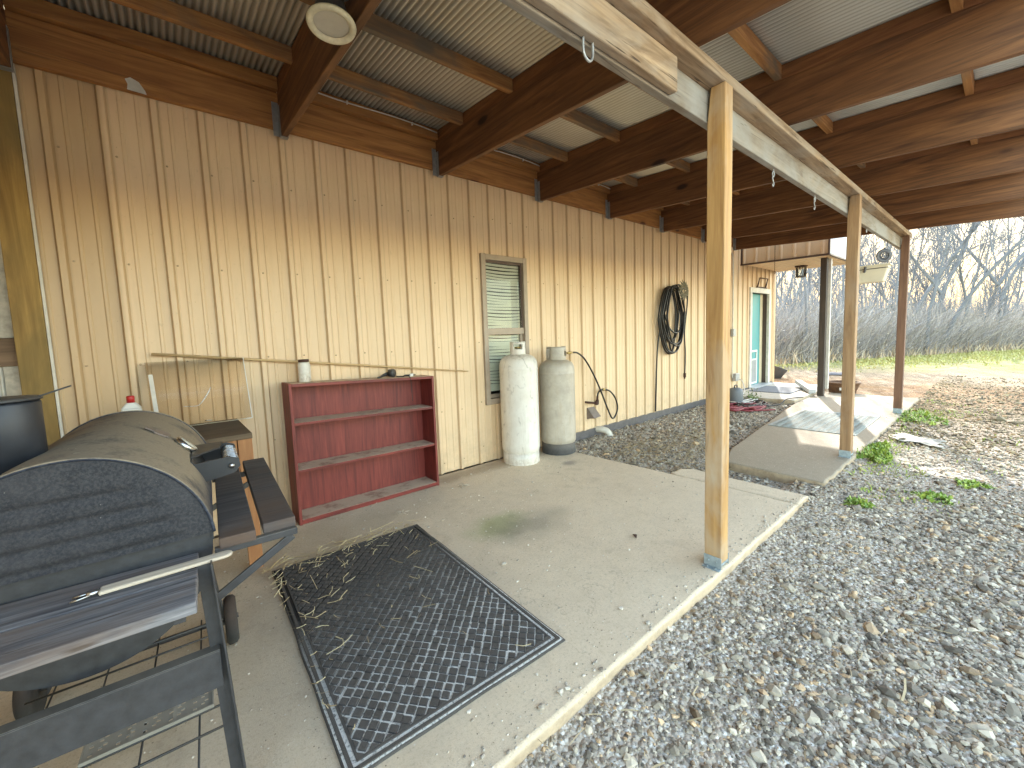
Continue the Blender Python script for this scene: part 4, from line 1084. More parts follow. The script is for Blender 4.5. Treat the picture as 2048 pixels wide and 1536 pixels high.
mb = MB(); mb.tube(smooth_path([(-.01, 0, .012), (-.04, .01, .014), (-.08, -.01, .006), (-.12, .01, .006)], 4), .006, 6); mb.tube(smooth_path([(.022, 0, .01), (.05, .01, .012), (.03, .03, .01)], 4), .004, 6); mb.build('cord', M['blackcord'], e)
tag(e, 'white plug with a short black cord on the right end of the bookshelf top', 'plug')

# ------------------------------------------------------------------ wooden table, clear plastic, bottle behind the grill
T = empty('wooden_table', (.05, -.36, 0))
mb = MB(); mb.box(-.42, .275, -.31, .31, .742, .772); mb.build('tabletop', M['darktop'], T, bevel=.003)
mb = MB(); mb.box(-.40, .20, -.300, -.282, .56, .741); mb.build('apron', M['orangewood'], T, bevel=.002)
mb = MB(); mb.box(.245, .262, -.23, .28, .56, .741); mb.build('apron', M['orangewood'], T, bevel=.002)
for x, y in ((.205, -.302), (.205, .285), (-.405, -.302), (-.405, .285)):
    mb = MB(); mb.box(x, x + .068, y, y + .022, 0, .741); mb.build('leg', M['orangewood'], T, bevel=.002)
tag(T, 'small orange brown wooden table with dark dusty top between grill and bookshelf', 'table')
A = empty('clear_plastic_sheet', (.02, -.09, .773))
mb = MB(); v = []; f = []; k = 16
for i in range(k + 1):
    t_ = i / k; x = -.12 + .50 * t_; bow = .030 * math.sin(PI * t_)
    v += [(x, -.045 - bow, .002), (x - .01, .045 - bow * .5, .40)]
for i in range(k): f.append((2 * i, 2 * i + 2, 2 * i + 3, 2 * i + 1))
mb.add(v, f, True); mb.build('sheet_face', M['acrylic'], A, solid=.003)
mb = MB(); mb.bar((-.12, -.049, .004), (.38, -.049, .004), .004, .005); mb.bar((.381, -.048, .004), (.371, .044, .40), .004, .004); mb.build('sheet_edge', M['whiteplastic'], A)
mb = MB(); mb.tube(smooth_path([(.03, -.082, .13), (.09, -.086, .125), (.115, -.085, .14), (.15, -.080, .19), (.17, -.072, .23)], 5), [.002] * 10 + [.0035] * 8 + [.002] * 3, 5); mb.build('crack', M['chrome'], A)
mb = MB(); mb.tube([(.125, -.088, .03), (.16, -.088, .028)], .003, 5); mb.build('scratch', M['chrome'], A)
mb = MB(); mb.bar((-.098, -.066, .10), (-.108, -.030, .33), .020, .003, (0, 1, 0)); mb.build('tape_strip', M['whitetrim'], A)
tag(A, 'clear bowed plastic sheet with a crack leaning on the wall above the wooden table', 'plastic sheet')
e = empty('bottle', (-.175, -.30, .7725))
mb = MB(); mb.box(-.042, .042, -.026, .026, 0, .165); mb.add([(-.042, -.026, .165), (.042, -.026, .165), (.042, .026, .165), (-.042, .026, .165), (-.018, -.016, .197), (.018, -.016, .197), (.018, .016, .197), (-.018, .016, .197)], [(0, 1, 5, 4), (1, 2, 6, 5), (2, 3, 7, 6), (3, 0, 4, 7), (4, 5, 6, 7)]); mb.build('bottle_body', M['whiteplastic'], e, bevel=.009, seg=3)
mb = MB(); mb.lathe([(.017, .196), (.0175, .228), (.014, .232)], 20); mb.build('cap', M['redplastic'], e)
mb = MB(); mb.box(-.034, .034, -.0275, -.0262, .04, .150); lb = mb.build('bottle_label', M['labelwhite'], e)
mb = MB()
mb.tube(smooth_path([(-.024, -.0285, .125), (-.012, -.0285, .140), (.012, -.0285, .140), (.024, -.0285, .125), (.012, -.0285, .115), (-.012, -.0285, .115), (-.024, -.0285, .125)], 4), .0022, 5); mb.build('label_print', M['labelred'], lb)
tag(e, 'white plastic bottle with a red cap standing behind the barrel grill', 'bottle')

# ------------------------------------------------------------------ barrel grill (local: x across, y along the barrel, z up)
G = empty('barrel_grill', (-.213, -1.879, 0), math.radians(-3.5))
tag(G, 'dusty black barrel charcoal grill with smokestack and worn wooden shelves', 'barrel grill')
RB, ZC, LB = .272, .716, .935
def half(a0, a1, n, R=RB): return [(R * math.cos(a0 + (a1 - a0) * i / n), ZC + R * math.sin(a0 + (a1 - a0) * i / n)) for i in range(n + 1)]
# lid: curved skin, rolled rims and two pressed end caps
mb = MB(); arc = half(math.radians(4), math.radians(176), 44); ny_ = 10
v = [(x, LB * j / ny_, z) for j in range(ny_ + 1) for x, z in arc]; k = len(arc)
mb.add(v, [(j * k + i, j * k + i + 1, (j + 1) * k + i + 1, (j + 1) * k + i) for j in range(ny_) for i in range(k - 1)], True)
for yy_ in (0.0, LB):
    arc2 = [(x * 1.006, yy_, ZC + (z - ZC) * 1.006) for x, z in arc]; mb.tube(arc2, .0045, 6)
lid = mb.build('lid', M['grill'], G)
def endcap(y, s):
    mb = MB(); nx_, nz_ = 60, 40; v = []; idx = {}; f = []
    def press(x, z):
        if z > ZC + .235: return 0
        h = 0
        for q, (zz, hw) in enumerate(((.175, .125), (.125, .172), (.078, .198), (.030, .215))):
            zc_ = ZC + zz; d = abs(z - zc_) / .015; e_ = clipf((hw - abs(x)) / .03, 0, 1)
            h += max(0, 1 - d * d) ** 1.5 * e_ * .009
        return h
    for j in range(nz_ + 1):
        z = ZC + .018 + (RB - .019) * j / nz_; hw = math.sqrt(max(RB * RB - (z - ZC) ** 2, 1e-8)) - .001
        for i in range(nx_ + 1):
            x = -hw + 2 * hw * i / nx_; bul = .012 * (1 - (x * x + (z - ZC) ** 2) / (RB * RB))
            v.append((x, y + s * (bul - press(x, z)), z))
    for j in range(nz_):
        for i in range(nx_): a = j * (nx_ + 1) + i; f.append((a, a + 1, a + nx_ + 2, a + nx_ + 1))
    mb.add(v, f, True); return mb.build('end_cap', M['grillcap'], lid)
endcap(0, -1); endcap(LB, 1)
# bowl below
mb = MB(); arc = half(math.radians(181), math.radians(359), 36, RB - .004); 
v = [(x, .006 + (LB - .012) * j / 4, z) for j in range(5) for x, z in arc]; k = len(arc)
mb.add(v, [(j * k + i, j * k + i + 1, (j + 1) * k + i + 1, (j + 1) * k + i) for j in range(4) for i in range(k - 1)], True)
for yy_ in (.006, LB - .006): mb.add([(x, yy_, z) for x, z in arc] + [(RB - .004, yy_, ZC + .016), (-RB + .004, yy_, ZC + .016)], [tuple(range(k + 2))])
mb.box(RB - .010, RB - .002, .006, LB - .006, ZC - .005, ZC + .018); mb.box(-RB + .002, -RB + .010, .006, LB - .006, ZC - .005, ZC + .018)
mb.build('bowl', M['grillframe'], G)
# smokestack with damper cap
mb = MB(); mb.lathe([(.083, ZC + .17), (.083, 1.112), (.080, 1.118)], 40, (-.166, .27, 0)); stk = mb.build('smokestack', M['stack'], G)
mb = MB(); mb.lathe([(0, 1.124), (.086, 1.120), (.088, 1.124), (.080, 1.129), (0, 1.131)], 32, (-.166, .27, 0)); mb.bar((-.088, .27, 1.126), (-.02, .262, 1.150), .010, .004); mb.build('damper_cap', M['blacksteel'], stk)
# thermometer
mb = MB(); th = math.radians(41); c = Vector((RB * math.cos(th), .47, ZC + RB * math.sin(th))); nrm = Vector((math.cos(th), 0, math.sin(th)))
mb.tube([c - nrm * .004, c + nrm * .010, c + nrm * .016], [.040, .040, .036], 28); th_ = mb.build('thermometer', M['chrome'], G)
mb = MB(); mb.tube([c + nrm * .0162, c + nrm * .0175], .033, 24); mb.build('dial', M['frost'], th_)
# lid handle: two brackets, plate and coil grip
mb = MB(); y0_, y1_ = .30, .56
for yy_ in (y0_, y1_):
    mb.add([(.228, yy_, .862), (.252, yy_, .796), (.342, yy_, .812), (.360, yy_, .834), (.356, yy_, .860), (.330, yy_, .870)], [(0, 1, 2, 3, 4, 5)])
mb.add([(.225, y0_, .873), (.225, y1_, .873), (.262, y1_, .80), (.262, y0_, .80)], [(0, 1, 2, 3)])
mb.add([(.225, y0_ + .05, .875), (.225, y1_, .875), (.318, y1_, .874), (.305, y0_ + .16, .873)], [(0, 1, 2, 3)])
hd = mb.build('lid_handle', M['blacksteel'], G, solid=.005)
mb = MB(); mb.tube([(.334, y0_ + .004, .842), (.334, y1_ - .004, .842)], .010, 8)
pts = []
for i in range(11 * 14): t_ = i / 14; pts.append((.334 + .022 * math.cos(2 * PI * t_), y0_ + .02 + (y1_ - y0_ - .04) * t_ / 11, .842 + .022 * math.sin(2 * PI * t_)))
mb.tube(pts, .0034, 5); mb.build('coil_grip', M['chrome'], hd)
mb = MB(); mb.tube([(.334, y0_ - .003, .838), (.334, y0_ - .010, .838)], .009, 8); mb.build('bolt', M['chrome'], hd)
# small metal tag on the lid
mb = MB(); th = math.radians(58); c = Vector((RB * math.cos(th), .49, ZC + RB * math.sin(th))); nrm = Vector((math.cos(th), 0, math.sin(th))); tx = Vector((-math.sin(th), 0, math.cos(th)))
mb.obox(c + nrm * .003, tx, (0, 1, 0), nrm, .022, .036, .002); mb.obox(c + nrm * .003 + tx * .035, (tx + Vector((0, .4, 0))).normalized(), (-.0, 1, 0), nrm, .018, .012, .002); mb.build('lid_tag', M['hood'], lid)
# front shelf: two long slats along the barrel
for x0, x1, ya, yb, zt in ((.281, .368, -.035, .80, .722), (.388, .474, -.008, .83, .722)):
    mb = MB(); mb.box(x0, x1, ya, yb, zt - .030, zt); mb.build('front_slat', M['slatwood'], G, bevel=.003)
for pa, pb_, pc, pd in (((.27, -.018, .684), (.475, -.018, .684), (.245, -.030, .548), (.462, -.022, .672)), ((.27, .74, .684), (.475, .74, .684), (.235, .70, .56), (.462, .74, .672))):
    mb = MB(); mb.bar(pa, pb_, .020, .020); mb.build('shelf_bracket', M['grillframe'], G, bevel=.002)
    mb = MB(); mb.bar(pc, pd, .022, .010, (0, 1, 0)); mb.build('strut', M['grillframe'], G, bevel=.002)
# side shelf: three slats across the near end
for ya, yb in ((-.276, -.142), (-.137, -.004)):
    mb = MB(); mb.box(-.46, .233, ya, yb, .664, .690); mb.build('side_slat', M['bluewood'], G, bevel=.003)
for x in (-.40, .20):
    mb = MB(); mb.bar((x, -.25, .652), (x, 0, .652), .02, .022); mb.build('shelf_support', M['grillframe'], G)
# angle-iron legs
def angle_leg(p, q, w=.034, t=.004):
    p, q = Vector(p), Vector(q); mb = MB(); L = (q - p).length; d = (q - p).normalized()
    sx = Vector((1, 0, 0)); sx = (sx - d * sx.dot(d)).normalized(); sy = d.cross(sx); sg = 1
    m_ = (p + q) / 2
    mb.obox(m_ + sx * 0, d, sx, sy, L / 2, w / 2, t / 2); mb.obox(m_ + sx * (w / 2 - t / 2) + sy * (w / 2), d, sx, sy, L / 2, t / 2, w / 2)
    return mb.build('leg', M['grillframe'], G, bevel=.001)
angle_leg((.247, -.10, .700), (.279, -.10, .0)); angle_leg((-.247, -.10, .700), (-.279, -.10, .0))
angle_leg((.200, .70, .57), (.258, .66, .08)); angle_leg((-.200, .70, .57), (-.258, .66, .08))
mb = MB(); mb.box(-.27, .262, -.126, -.121, .372, .468); mb.box(-.27, .262, -.126, -.096, .468, .472); mb.build('brace', M['grillframe'], G, bevel=.001)
mb = MB(); mb.tube([(-.31, .66, .105), (.315, .66, .105)], .010, 10); mb.build('axle', M['blacksteel'], G)
for x in (.288, -.288):
    mb = MB(); n = 36; prof = [(.03, -.020), (.082, -.022), (.094, -.013), (.096, 0), (.094, .013), (.082, .022), (.03, .020)]
    v = [(x + t_, .66 + r * math.cos(2 * PI * j / n), .0965 + r * math.sin(2 * PI * j / n)) for r, t_ in prof for j in range(n)]
    f = [(i * n + j, i * n + (j + 1) % n, (i + 1) * n + (j + 1) % n, (i + 1) * n + j) for i in range(len(prof) - 1) for j in range(n)] + [tuple(range(n)), tuple(6 * n + j for j in range(n))]
    mb.add(v, f, True); mb.build('wheel', M['rust'], G)
# wire rack between the legs
mb = MB()
for yy_ in (.02, .11, .40, .50, .585): mb.tube([(-.26, yy_, .15), (.262, yy_, .15)], .0035 if yy_ < .55 else .006, 6)
for xx in (-.20, -.07, .06, .19): mb.tube([(xx, -.10, .146), (xx, .64, .146)], .0028, 6)
mb.build('wire_rack', M['blackwire'], G)
# pressed plate lying on the rack, tool lying on the side shelf
PL = empty('perforated_plate', (-.213, -1.879, 0), math.radians(-3.5))
cols_, rows_ = 10, 7; mb = MB(); x0, x1, y0, y1, z = -.065, .222, .115, .275, .1565
nxx, nyy = 30, 16
def is_hole(i, j):
    cx_ = i % 6
    return (cx_ == 1 and j % 3 == 1) or (cx_ == 3 and j % 3 == 2) or (cx_ == 4 and j % 3 == 0)
v = [(x0 + (x1 - x0) * i / nxx, y0 + (y1 - y0) * j / nyy, z + (.0015 if i % 10 in (0,) else 0)) for j in range(nyy + 1) for i in range(nxx + 1)]
f = [(j * (nxx + 1) + i, j * (nxx + 1) + i + 1, (j + 1) * (nxx + 1) + i + 1, (j + 1) * (nxx + 1) + i) for j in range(nyy) for i in range(nxx) if not is_hole(i, j) or j < 1 or j > nyy - 2]
mb.add(v, f); mb.build('plate_face', M['perf'], PL, solid=.003)
mb = MB(); mb.box(x0 - .004, x1 + .004, y0 - .006, y0, z - .006, z + .006); mb.box(x0 - .004, x0, y0, y1, z - .006, z + .005); mb.box(x1, x1 + .004, y0, y1, z - .006, z + .005); mb.box(x0 - .004, x1 + .004, y1, y1 + .005, z - .006, z + .005); mb.build('plate_rim', M['perf'], PL)
tag(PL, 'grey pressed steel plate with small slots lying on the wire rack under the grill', 'heat plate')
TL = empty('grill_tool', (-.213, -1.879, .6905), math.radians(-3.5))
mb = MB(); a_, b_ = Vector((.052, -.094, .006)), Vector((.292, -.088, .008)); mb.bar(a_, b_, .034, .009); mb.lathe([(.0171, -.0042), (.0171, .0042)], 20, (.292, -.088, .008), smooth=False); mb.build('tool_handle', M['palewood'], TL, bevel=.004)
mb = MB(); mb.tube([a_, a_ + Vector((-.02, -.002, 0))], .007, 8); mb.tube([a_ + Vector((-.015, -.008, 0)), a_ + Vector((-.045, -.012, -.003))], .0025, 6); mb.tube([a_ + Vector((-.015, .006, 0)), a_ + Vector((-.045, .008, -.003))], .0025, 6); mb.build('tool_shank', M['chrome'], TL)
tag(TL, 'pale worn wooden tool handle lying across the near side shelf of the grill', 'grill tool')

# ------------------------------------------------------------------ floor mats
e = empty('floor_mat', (0, 0, 0)); cxm, cym = .752, -1.468
ux = Vector((.867, -.035, 0)).normalized(); uy = Vector((-.036, 1.37, 0)).normalized()
e.location = (cxm, cym, 0); e.rotation_euler = (0, 0, math.atan2(ux.y, ux.x))
HW, HL = .434, .690
mb = MB()
n = 40; ring = []
for (ax, ay), (bx, by) in (((-HW, -HL), (HW, -HL)), ((HW, -HL), (HW, HL)), ((HW, HL), (-HW, HL)), ((-HW, HL), (-HW, -HL))):
    for i in range(n):
        t_ = i / n; x_ = ax + (bx - ax) * t_; y_ = ay + (by - ay) * t_; q = Vector((x_ * 5, y_ * 5, 1)); jx, jy = .004 * mnoise.noise(q), .004 * mnoise.noise(q + Vector((7, 7, 7)))
        ring.append((x_ + jx, y_ + jy))
k = len(ring)
mb.v = [(x, y, .001) for x, y in ring] + [(x, y, .006) for x, y in ring] + [(x * .985, y * .990, .008) for x, y in ring]
for l in range(2):
    for i in range(k): mb.f.append((l * k + i, l * k + (i + 1) % k, (l + 1) * k + (i + 1) % k, (l + 1) * k + i)); mb.mi.append(0); mb.sm.append(True)
mb.f.append(tuple(2 * k + i for i in range(k))); mb.mi.append(1); mb.sm.append(False)
# raised border bands
for hw, hl, w in ((HW - .014, HL - .014, .012), (HW - .040, HL - .040, .008)):
    mb.m = 0
    for a in ((-hw, hw, -hl, -hl + w), (-hw, hw, hl - w, hl), (-hw, -hw + w, -hl + w, hl - w), (hw - w, hw, -hl + w, hl - w)): mb.box(a[0], a[1], a[2], a[3], .0075, .0125)
# diamond pads
s = .043; half_ = s * .40; j = 0; IWX, IWY = HW - .046, HL - .046
yy_ = -IWY
while yy_ < IWY + .01:
    off = 0 if j % 2 == 0 else s * .56
    xx = -IWX + off
    while xx < IWX + .02:
        h = half_ * (1 + rng.normal(0, .05)); hx, hy = h * 1.22, h * 1.32; jx, jy = rng.normal(0, .0013, 2)
        hx *= .955; hy *= .955; base = [(hx, 0), (0, hy), (-hx, 0), (0, -hy)]; zt_ = .0135 + rng.normal(0, .0006)
        v = [(clipf(xx + jx + bx, -IWX, IWX), clipf(yy_ + jy + by, -IWY, IWY), .0078) for bx, by in base] + [(clipf(xx + jx + bx * .82, -IWX + .003, IWX - .003), clipf(yy_ + jy + by * .82, -IWY + .003, IWY - .003), zt_) for bx, by in base]
        mb.add(v, [(0, 1, 5, 4), (1, 2, 6, 5), (2, 3, 7, 6), (3, 0, 4, 7), (4, 5, 6, 7)]); xx += s * 1.12
    yy_ += s * .60; j += 1
mb.build('mat_surface', [M['mat'], M['matgroove']], e)
tag(e, 'large black carpeted floor mat with a raised diamond grid on the patio', 'floor mat')
e = empty('walkway_mat', (6.62, -1.80, -.0075)); mb = MB(); mb.box(-.72, .72, -.43, .43, 0, .009)
yy_ = -.40; i = 0
while yy_ < .40:
    xx = -.68
    while xx < .66: mb.obox((xx, yy_, .010), (math.cos(.7 if i % 2 else -.7), math.sin(.7 if i % 2 else -.7), 0), (-math.sin(.7 if i % 2 else -.7), math.cos(.7 if i % 2 else -.7), 0), (0, 0, 1), .024, .006, .0035); xx += .045
    yy_ += .045; i += 1
o = mb.build('mat_surface', M['ribmat'], e); tag(e, 'pale grey ribbed mat lying on the sunlit concrete walkway', 'mat')
e = empty('door_mat', (9.05, -.50, .0355)); mb = MB(); mb.box(-.42, .48, -.34, .33, 0, .014); mb.build('mat_surface', M['doormat'], e, bevel=.005); tag(e, 'blue grey door mat on the step in front of the teal door', 'door mat')
mb = MB(); mb.box(9.56, 9.82, -.95, -.42, .036, .048); o = mb.build('tray', M['alu'], None, bevel=.004); tag(o, 'shallow pale tray beside the door mat near the dark post', 'tray')

# ------------------------------------------------------------------ small things by the door and along the walkway
e = empty('canister', (7.32, -.44, -.045)); mb = MB(); mb.lathe([(.10, 0), (.108, .01), (.108, .24), (.095, .285), (.06, .305)], 28); mb.build('canister_body', M['greyplastic'], e)
mb = MB(); mb.tube(smooth_path([(-.05, 0, .30), (-.045, 0, .345), (.045, 0, .345), (.05, 0, .30)], 5), .010, 8); mb.build('handle', M['blacksteel'], e)
tag(e, 'dark grey rounded canister with a black handle by the wall before the door', 'canister')
def cord(name, m, pts, r, label):
    o = MB().tube(smooth_path(pts, 6), r, 6).build(name, m); return tag(o, label, 'cord')
random.seed(5)
def tangle(cx, cy, n, rx, ry, z=.0):
    p = []
    for i in range(n):
        a = i * 1.9 + random.uniform(-.5, .5); r = random.uniform(.35, 1); x_, y_ = cx + rx * r * math.cos(a), cy + ry * r * math.sin(a); p.append((x_, y_, gz(x_, y_) + .022 + random.uniform(0, .035) + z))
    return p
cord('red_cord', M['redcord'], tangle(7.15, -.60, 46, .62, .30) + [(6.9, -.85, gz(6.9, -.85) + .02), (7.2, -1.05, gz(7.2, -1.05) + .02)], .011, 'tangled dark red cord on the gravel by the grey canister')
cord('black_cord', M['blackcord'], tangle(7.35, -.66, 26, .45, .24, .01) + [(7.65, -.95, gz(7.65, -.95) + .03), (7.9, -1.0, .05), (8.3, -1.12, .045)], .010, 'black cord winding over the gravel towards the door step')
cord('white_cord', M['whitecord'], [(8.33, -.09, .30), (8.34, -.16, .26), (8.2, -.25, .12), (8.0, -.28, .02), (7.8, -.30, 0)] + tangle(7.55, -.45, 20, .34, .24, .03), .008, 'white cord dropping from the outlet box into the tangle')
random.seed(7)
e = empty('leafy_plant', (8.30, -.62, gz(7.9, -.6)))
e.location = (7.78, -.52, gz(7.78, -.52)); n = 420
x = rng.normal(0, .10, n); y = rng.normal(0, .06, n); z = np.abs(rng.normal(0, .07, n)) + .01
V = np.zeros((n, 6, 3)); th = rng.uniform(0, 2 * PI, n); s = rng.uniform(.02, .04, n); tl = rng.normal(0, .6, n)
for i, (l, ww) in enumerate(((-.5, .3), (.1, 1), (.6, .1))):
    for q in (0, 1):
        ee = (q - .5) * ww * s * .6; V[:, 2 * i + q] = np.stack([x + np.cos(th) * l * s - np.sin(th) * ee, y + np.sin(th) * l * s + np.cos(th) * ee, z + tl * l * s], 1)
t = rng.random(n)[:, None]
o = soup('leaves', V, BLF, np.array((.07, .14, .035)) * t + np.array((.20, .26, .07)) * (1 - t), M['leafgreen']); o.parent = e
mb = MB()
for a_ in (-.05, .02, .08): mb.tube([(a_ * .3, 0, 0), (a_, .02, .15)], .004, 5)
mb.build('stem', M['twig'], e); tag(e, 'small dark green leafy plant in the gravel beside the door step', 'plant')
# wicker planter on the far end of the walkway
e = empty('wicker_planter', (9.72, -1.36, -.05)); mb = MB(); mb.lathe([(.17, 0), (.19, .02), (.235, .17), (.245, .20), (.262, .205), (.262, .235), (.235, .235), (.22, .15)], 32); mb.build('basket', M['wicker'], e)
mb = MB(); mb.lathe([(0, .17), (.225, .18)], 24); mb.build('soil', M['dark'], e)
mb = MB(); mb.box(-.275, -.245, -.05, -.01, .10, .15); mb.build('tag', M['whiteplastic'], e)
tag(e, 'low round brown wicker planter on the ground at the far end of the walkway', 'planter')
# crumpled cloth on the gravel
mb = MB(); nn = 22; v = []; f = []
for j in range(nn + 1):
    for i in range(nn + 1):
        x_, y_ = 6.28 + .34 * (i / nn - .5) * (1 + .2 * math.sin(j * .5)), -2.68 + .36 * (j / nn - .5) * (1 + .15 * math.cos(i * .6))
        v.append((x_, y_, gz(x_, y_) + .03 + .018 * mnoise.noise(Vector((x_ * 7, y_ * 12, 3))) + .008 * mnoise.noise(Vector((x_ * 25, y_ * 25, 3)))))
for j in range(nn):
    for i in range(nn): a = j * (nn + 1) + i; f.append((a, a + 1, a + nn + 2, a + nn + 1))
mb.add(v, f, True); o = mb.build('crumpled_cloth', M['flatcloth'], None, solid=.004); tag(o, 'flat crumpled pale cloth on the gravel right of the middle post', 'cloth')
# hanging planter and spiral ornament under the beam
e = empty('hanging_planter', (6.95, -2.12, 1.745)); mb = MB()
b0, b1, hh = .145, .195, .205
mb.add([(-.07, -b0 + .0, 0), (.07, -b0, 0), (.07, b0, 0), (-.07, b0, 0), (-.10, -b1, hh), (.10, -b1, hh), (.10, b1, hh), (-.10, b1, hh)], [(3, 2, 1, 0), (0, 1, 5, 4), (1, 2, 6, 5), (2, 3, 7, 6), (3, 0, 4, 7)])
pb = mb.build('planter_box', M['planter'], e, bevel=.014, seg=3)
mb = MB()
for a in ((-.112, .112, -b1 - .012, -b1 + .004), (-.112, .112, b1 - .004, b1 + .012), (-.112, -.096, -b1 + .004, b1 - .004), (.096, .112, -b1 + .004, b1 - .004)): mb.box(*a, hh - .012, hh + .006)
mb.build('rim', M['planter'], pb, bevel=.004)
mb = MB(); mb.lathe([(0, 0), (.001, .0)], 4); mb.box(-.095, .095, -b1 + .01, b1 - .01, hh - .045, hh - .035); mb.build('soil', M['dark'], e)
mb = MB()
for yy_ in (-b1 + .02, b1 - .02): mb.tube([(0, yy_, hh), (0, yy_ * .2 - .12, 2.245 - 1.745)], .0028, 5)
mb.tube(smooth_path([(-.105, .02, hh - .01), (-.112, .02, hh - .05), (-.105, .03, hh - .075)], 4), .012, 6); mb.build('hanger', M['ornament'], e)
tag(e, 'off white tapered planter box hanging under the beam behind the middle post', 'hanging planter')
e = empty('spiral_ornament', (6.83, -2.27, 2.048)); mb = MB(); ang = math.radians(35)
ex, ez = Vector((math.cos(ang - PI / 2), math.sin(ang - PI / 2), 0)), Vector((0, 0, 1)); ey = ex.cross(ez)
n = 40; prof = [(.040, -.004), (.078, -.006), (.081, 0), (.078, .006), (.040, .004)]; v = [ex * r * math.cos(2 * PI * j / n) + ez * r * math.sin(2 * PI * j / n) + ey * t_ for r, t_ in prof for j in range(n)]
mb.add(v, [(i * n + j, i * n + (j + 1) % n, ((i + 1) % 5) * n + (j + 1) % n, ((i + 1) % 5) * n + j) for i in range(5) for j in range(n)], True); mb.build('ring', M['ornament'], e)
mb = MB(); mb.tube([ex * (.046 * (1 - t_ / 34)) * math.cos(t_ * .42 + .6) + ez * (.046 * (1 - t_ / 34)) * math.sin(t_ * .42 + .6) for t_ in range(32)], [.010 - .0002 * t_ for t_ in range(32)], 6); mb.build('spiral', M['ornament'], e)
mb = MB(); mb.tube([(0, 0, .079), (0, 0, .14)], .0022, 5); mb.lathe([(.012, .078), (.006, .096)], 8); mb.build('hanger', M['ornament'], e)
tag(e, 'grey round spiral wind ornament hanging under the far end of the beam', 'ornament')
# dry leaf and debris on slab
mb = MB(); mb.add([(2.10, -1.90, .003), (2.13, -1.885, .010), (2.145, -1.87, .004), (2.115, -1.865, .012)], [(0, 1, 3), (1, 2, 3)]); o = mb.build('dead_leaf', M['rustpipe'], None, solid=.002); tag(o, 'single dark dead leaf on the bare concrete left of the nearest post', 'leaf')
for (lx, ly, ll) in ((1.86, -.42, 'tuft of dry roots on the concrete in front of the bookshelf right end'), (1.22, -.55, 'little knot of dead grass on the concrete before the red bookshelf')):
    mb = MB()
    for i in range(16):
        a = rng.uniform(0, 2 * PI); L_ = rng.uniform(.02, .07); mb.tube(smooth_path([(lx, ly, .004), (lx + L_ * .5 * math.cos(a), ly + L_ * .5 * math.sin(a), .010 + rng.uniform(0, .012)), (lx + L_ * math.cos(a + .5), ly + L_ * math.sin(a + .5), .004)], 2), .0013, 4)
    o = mb.build('dry_tuft', M['straw'] if False else M['palewood']); tag(o, ll, 'debris')

# ------------------------------------------------------------------ yard beyond, woods
mb = MB(); v = []; f = []; nn = 14
for j in range(nn + 1):
    for i in range(nn + 1):
        u, t_ = i / nn - .5, j / nn - .5; x_, y_ = 14.3 + .5 * u, -.30 + .8 * t_; v.append((x_, y_, gz(x_, y_) + .02 + .10 * max(0, 1 - (2 * u) ** 2) * max(0, 1 - (2 * t_) ** 2) * (.7 + .5 * mnoise.noise(Vector((x_ * 5, y_ * 5, 1))))))
for j in range(nn):
    for i in range(nn): a = j * (nn + 1) + i; f.append((a, a + 1, a + nn + 2, a + nn + 1))
mb.add(v, f, True); o = mb.build('dark_tarp', M['tarp']); tag(o, 'dark grey tarp heap lying low in the yard behind the black post', 'tarp')
e = empty('grey_tub', (12.4, .62, gz(12.4, .6))); mb = MB(); mb.lathe([(.16, 0), (.24, .30), (.25, .31), (.22, .29)], 24); mb.build('tub_body', M['tarp'], e); e.rotation_euler = (.3, .25, 0); tag(e, 'grey tub tipped on the ground just past the building corner', 'tub')
e = empty('long_shed', (68, 14.4, -1.95)); mb = MB(); mb.box(-4, 4, -6.5, 6.5, 0, 1.9); mb.build('wall', M['shedgrey'], e)
mb = MB(); mb.add([(-4.6, -7, 1.85), (-4.6, 7, 1.85), (0, 7, 2.9), (0, -7, 2.9), (4.6, -7, 1.85), (4.6, 7, 1.85)], [(0, 1, 2, 3), (3, 2, 5, 4)]); mb.build('roof', M['shedwhite'], e, solid=.05)
tag(e, 'long low building with a bright white roof seen through the bare trees', 'shed')

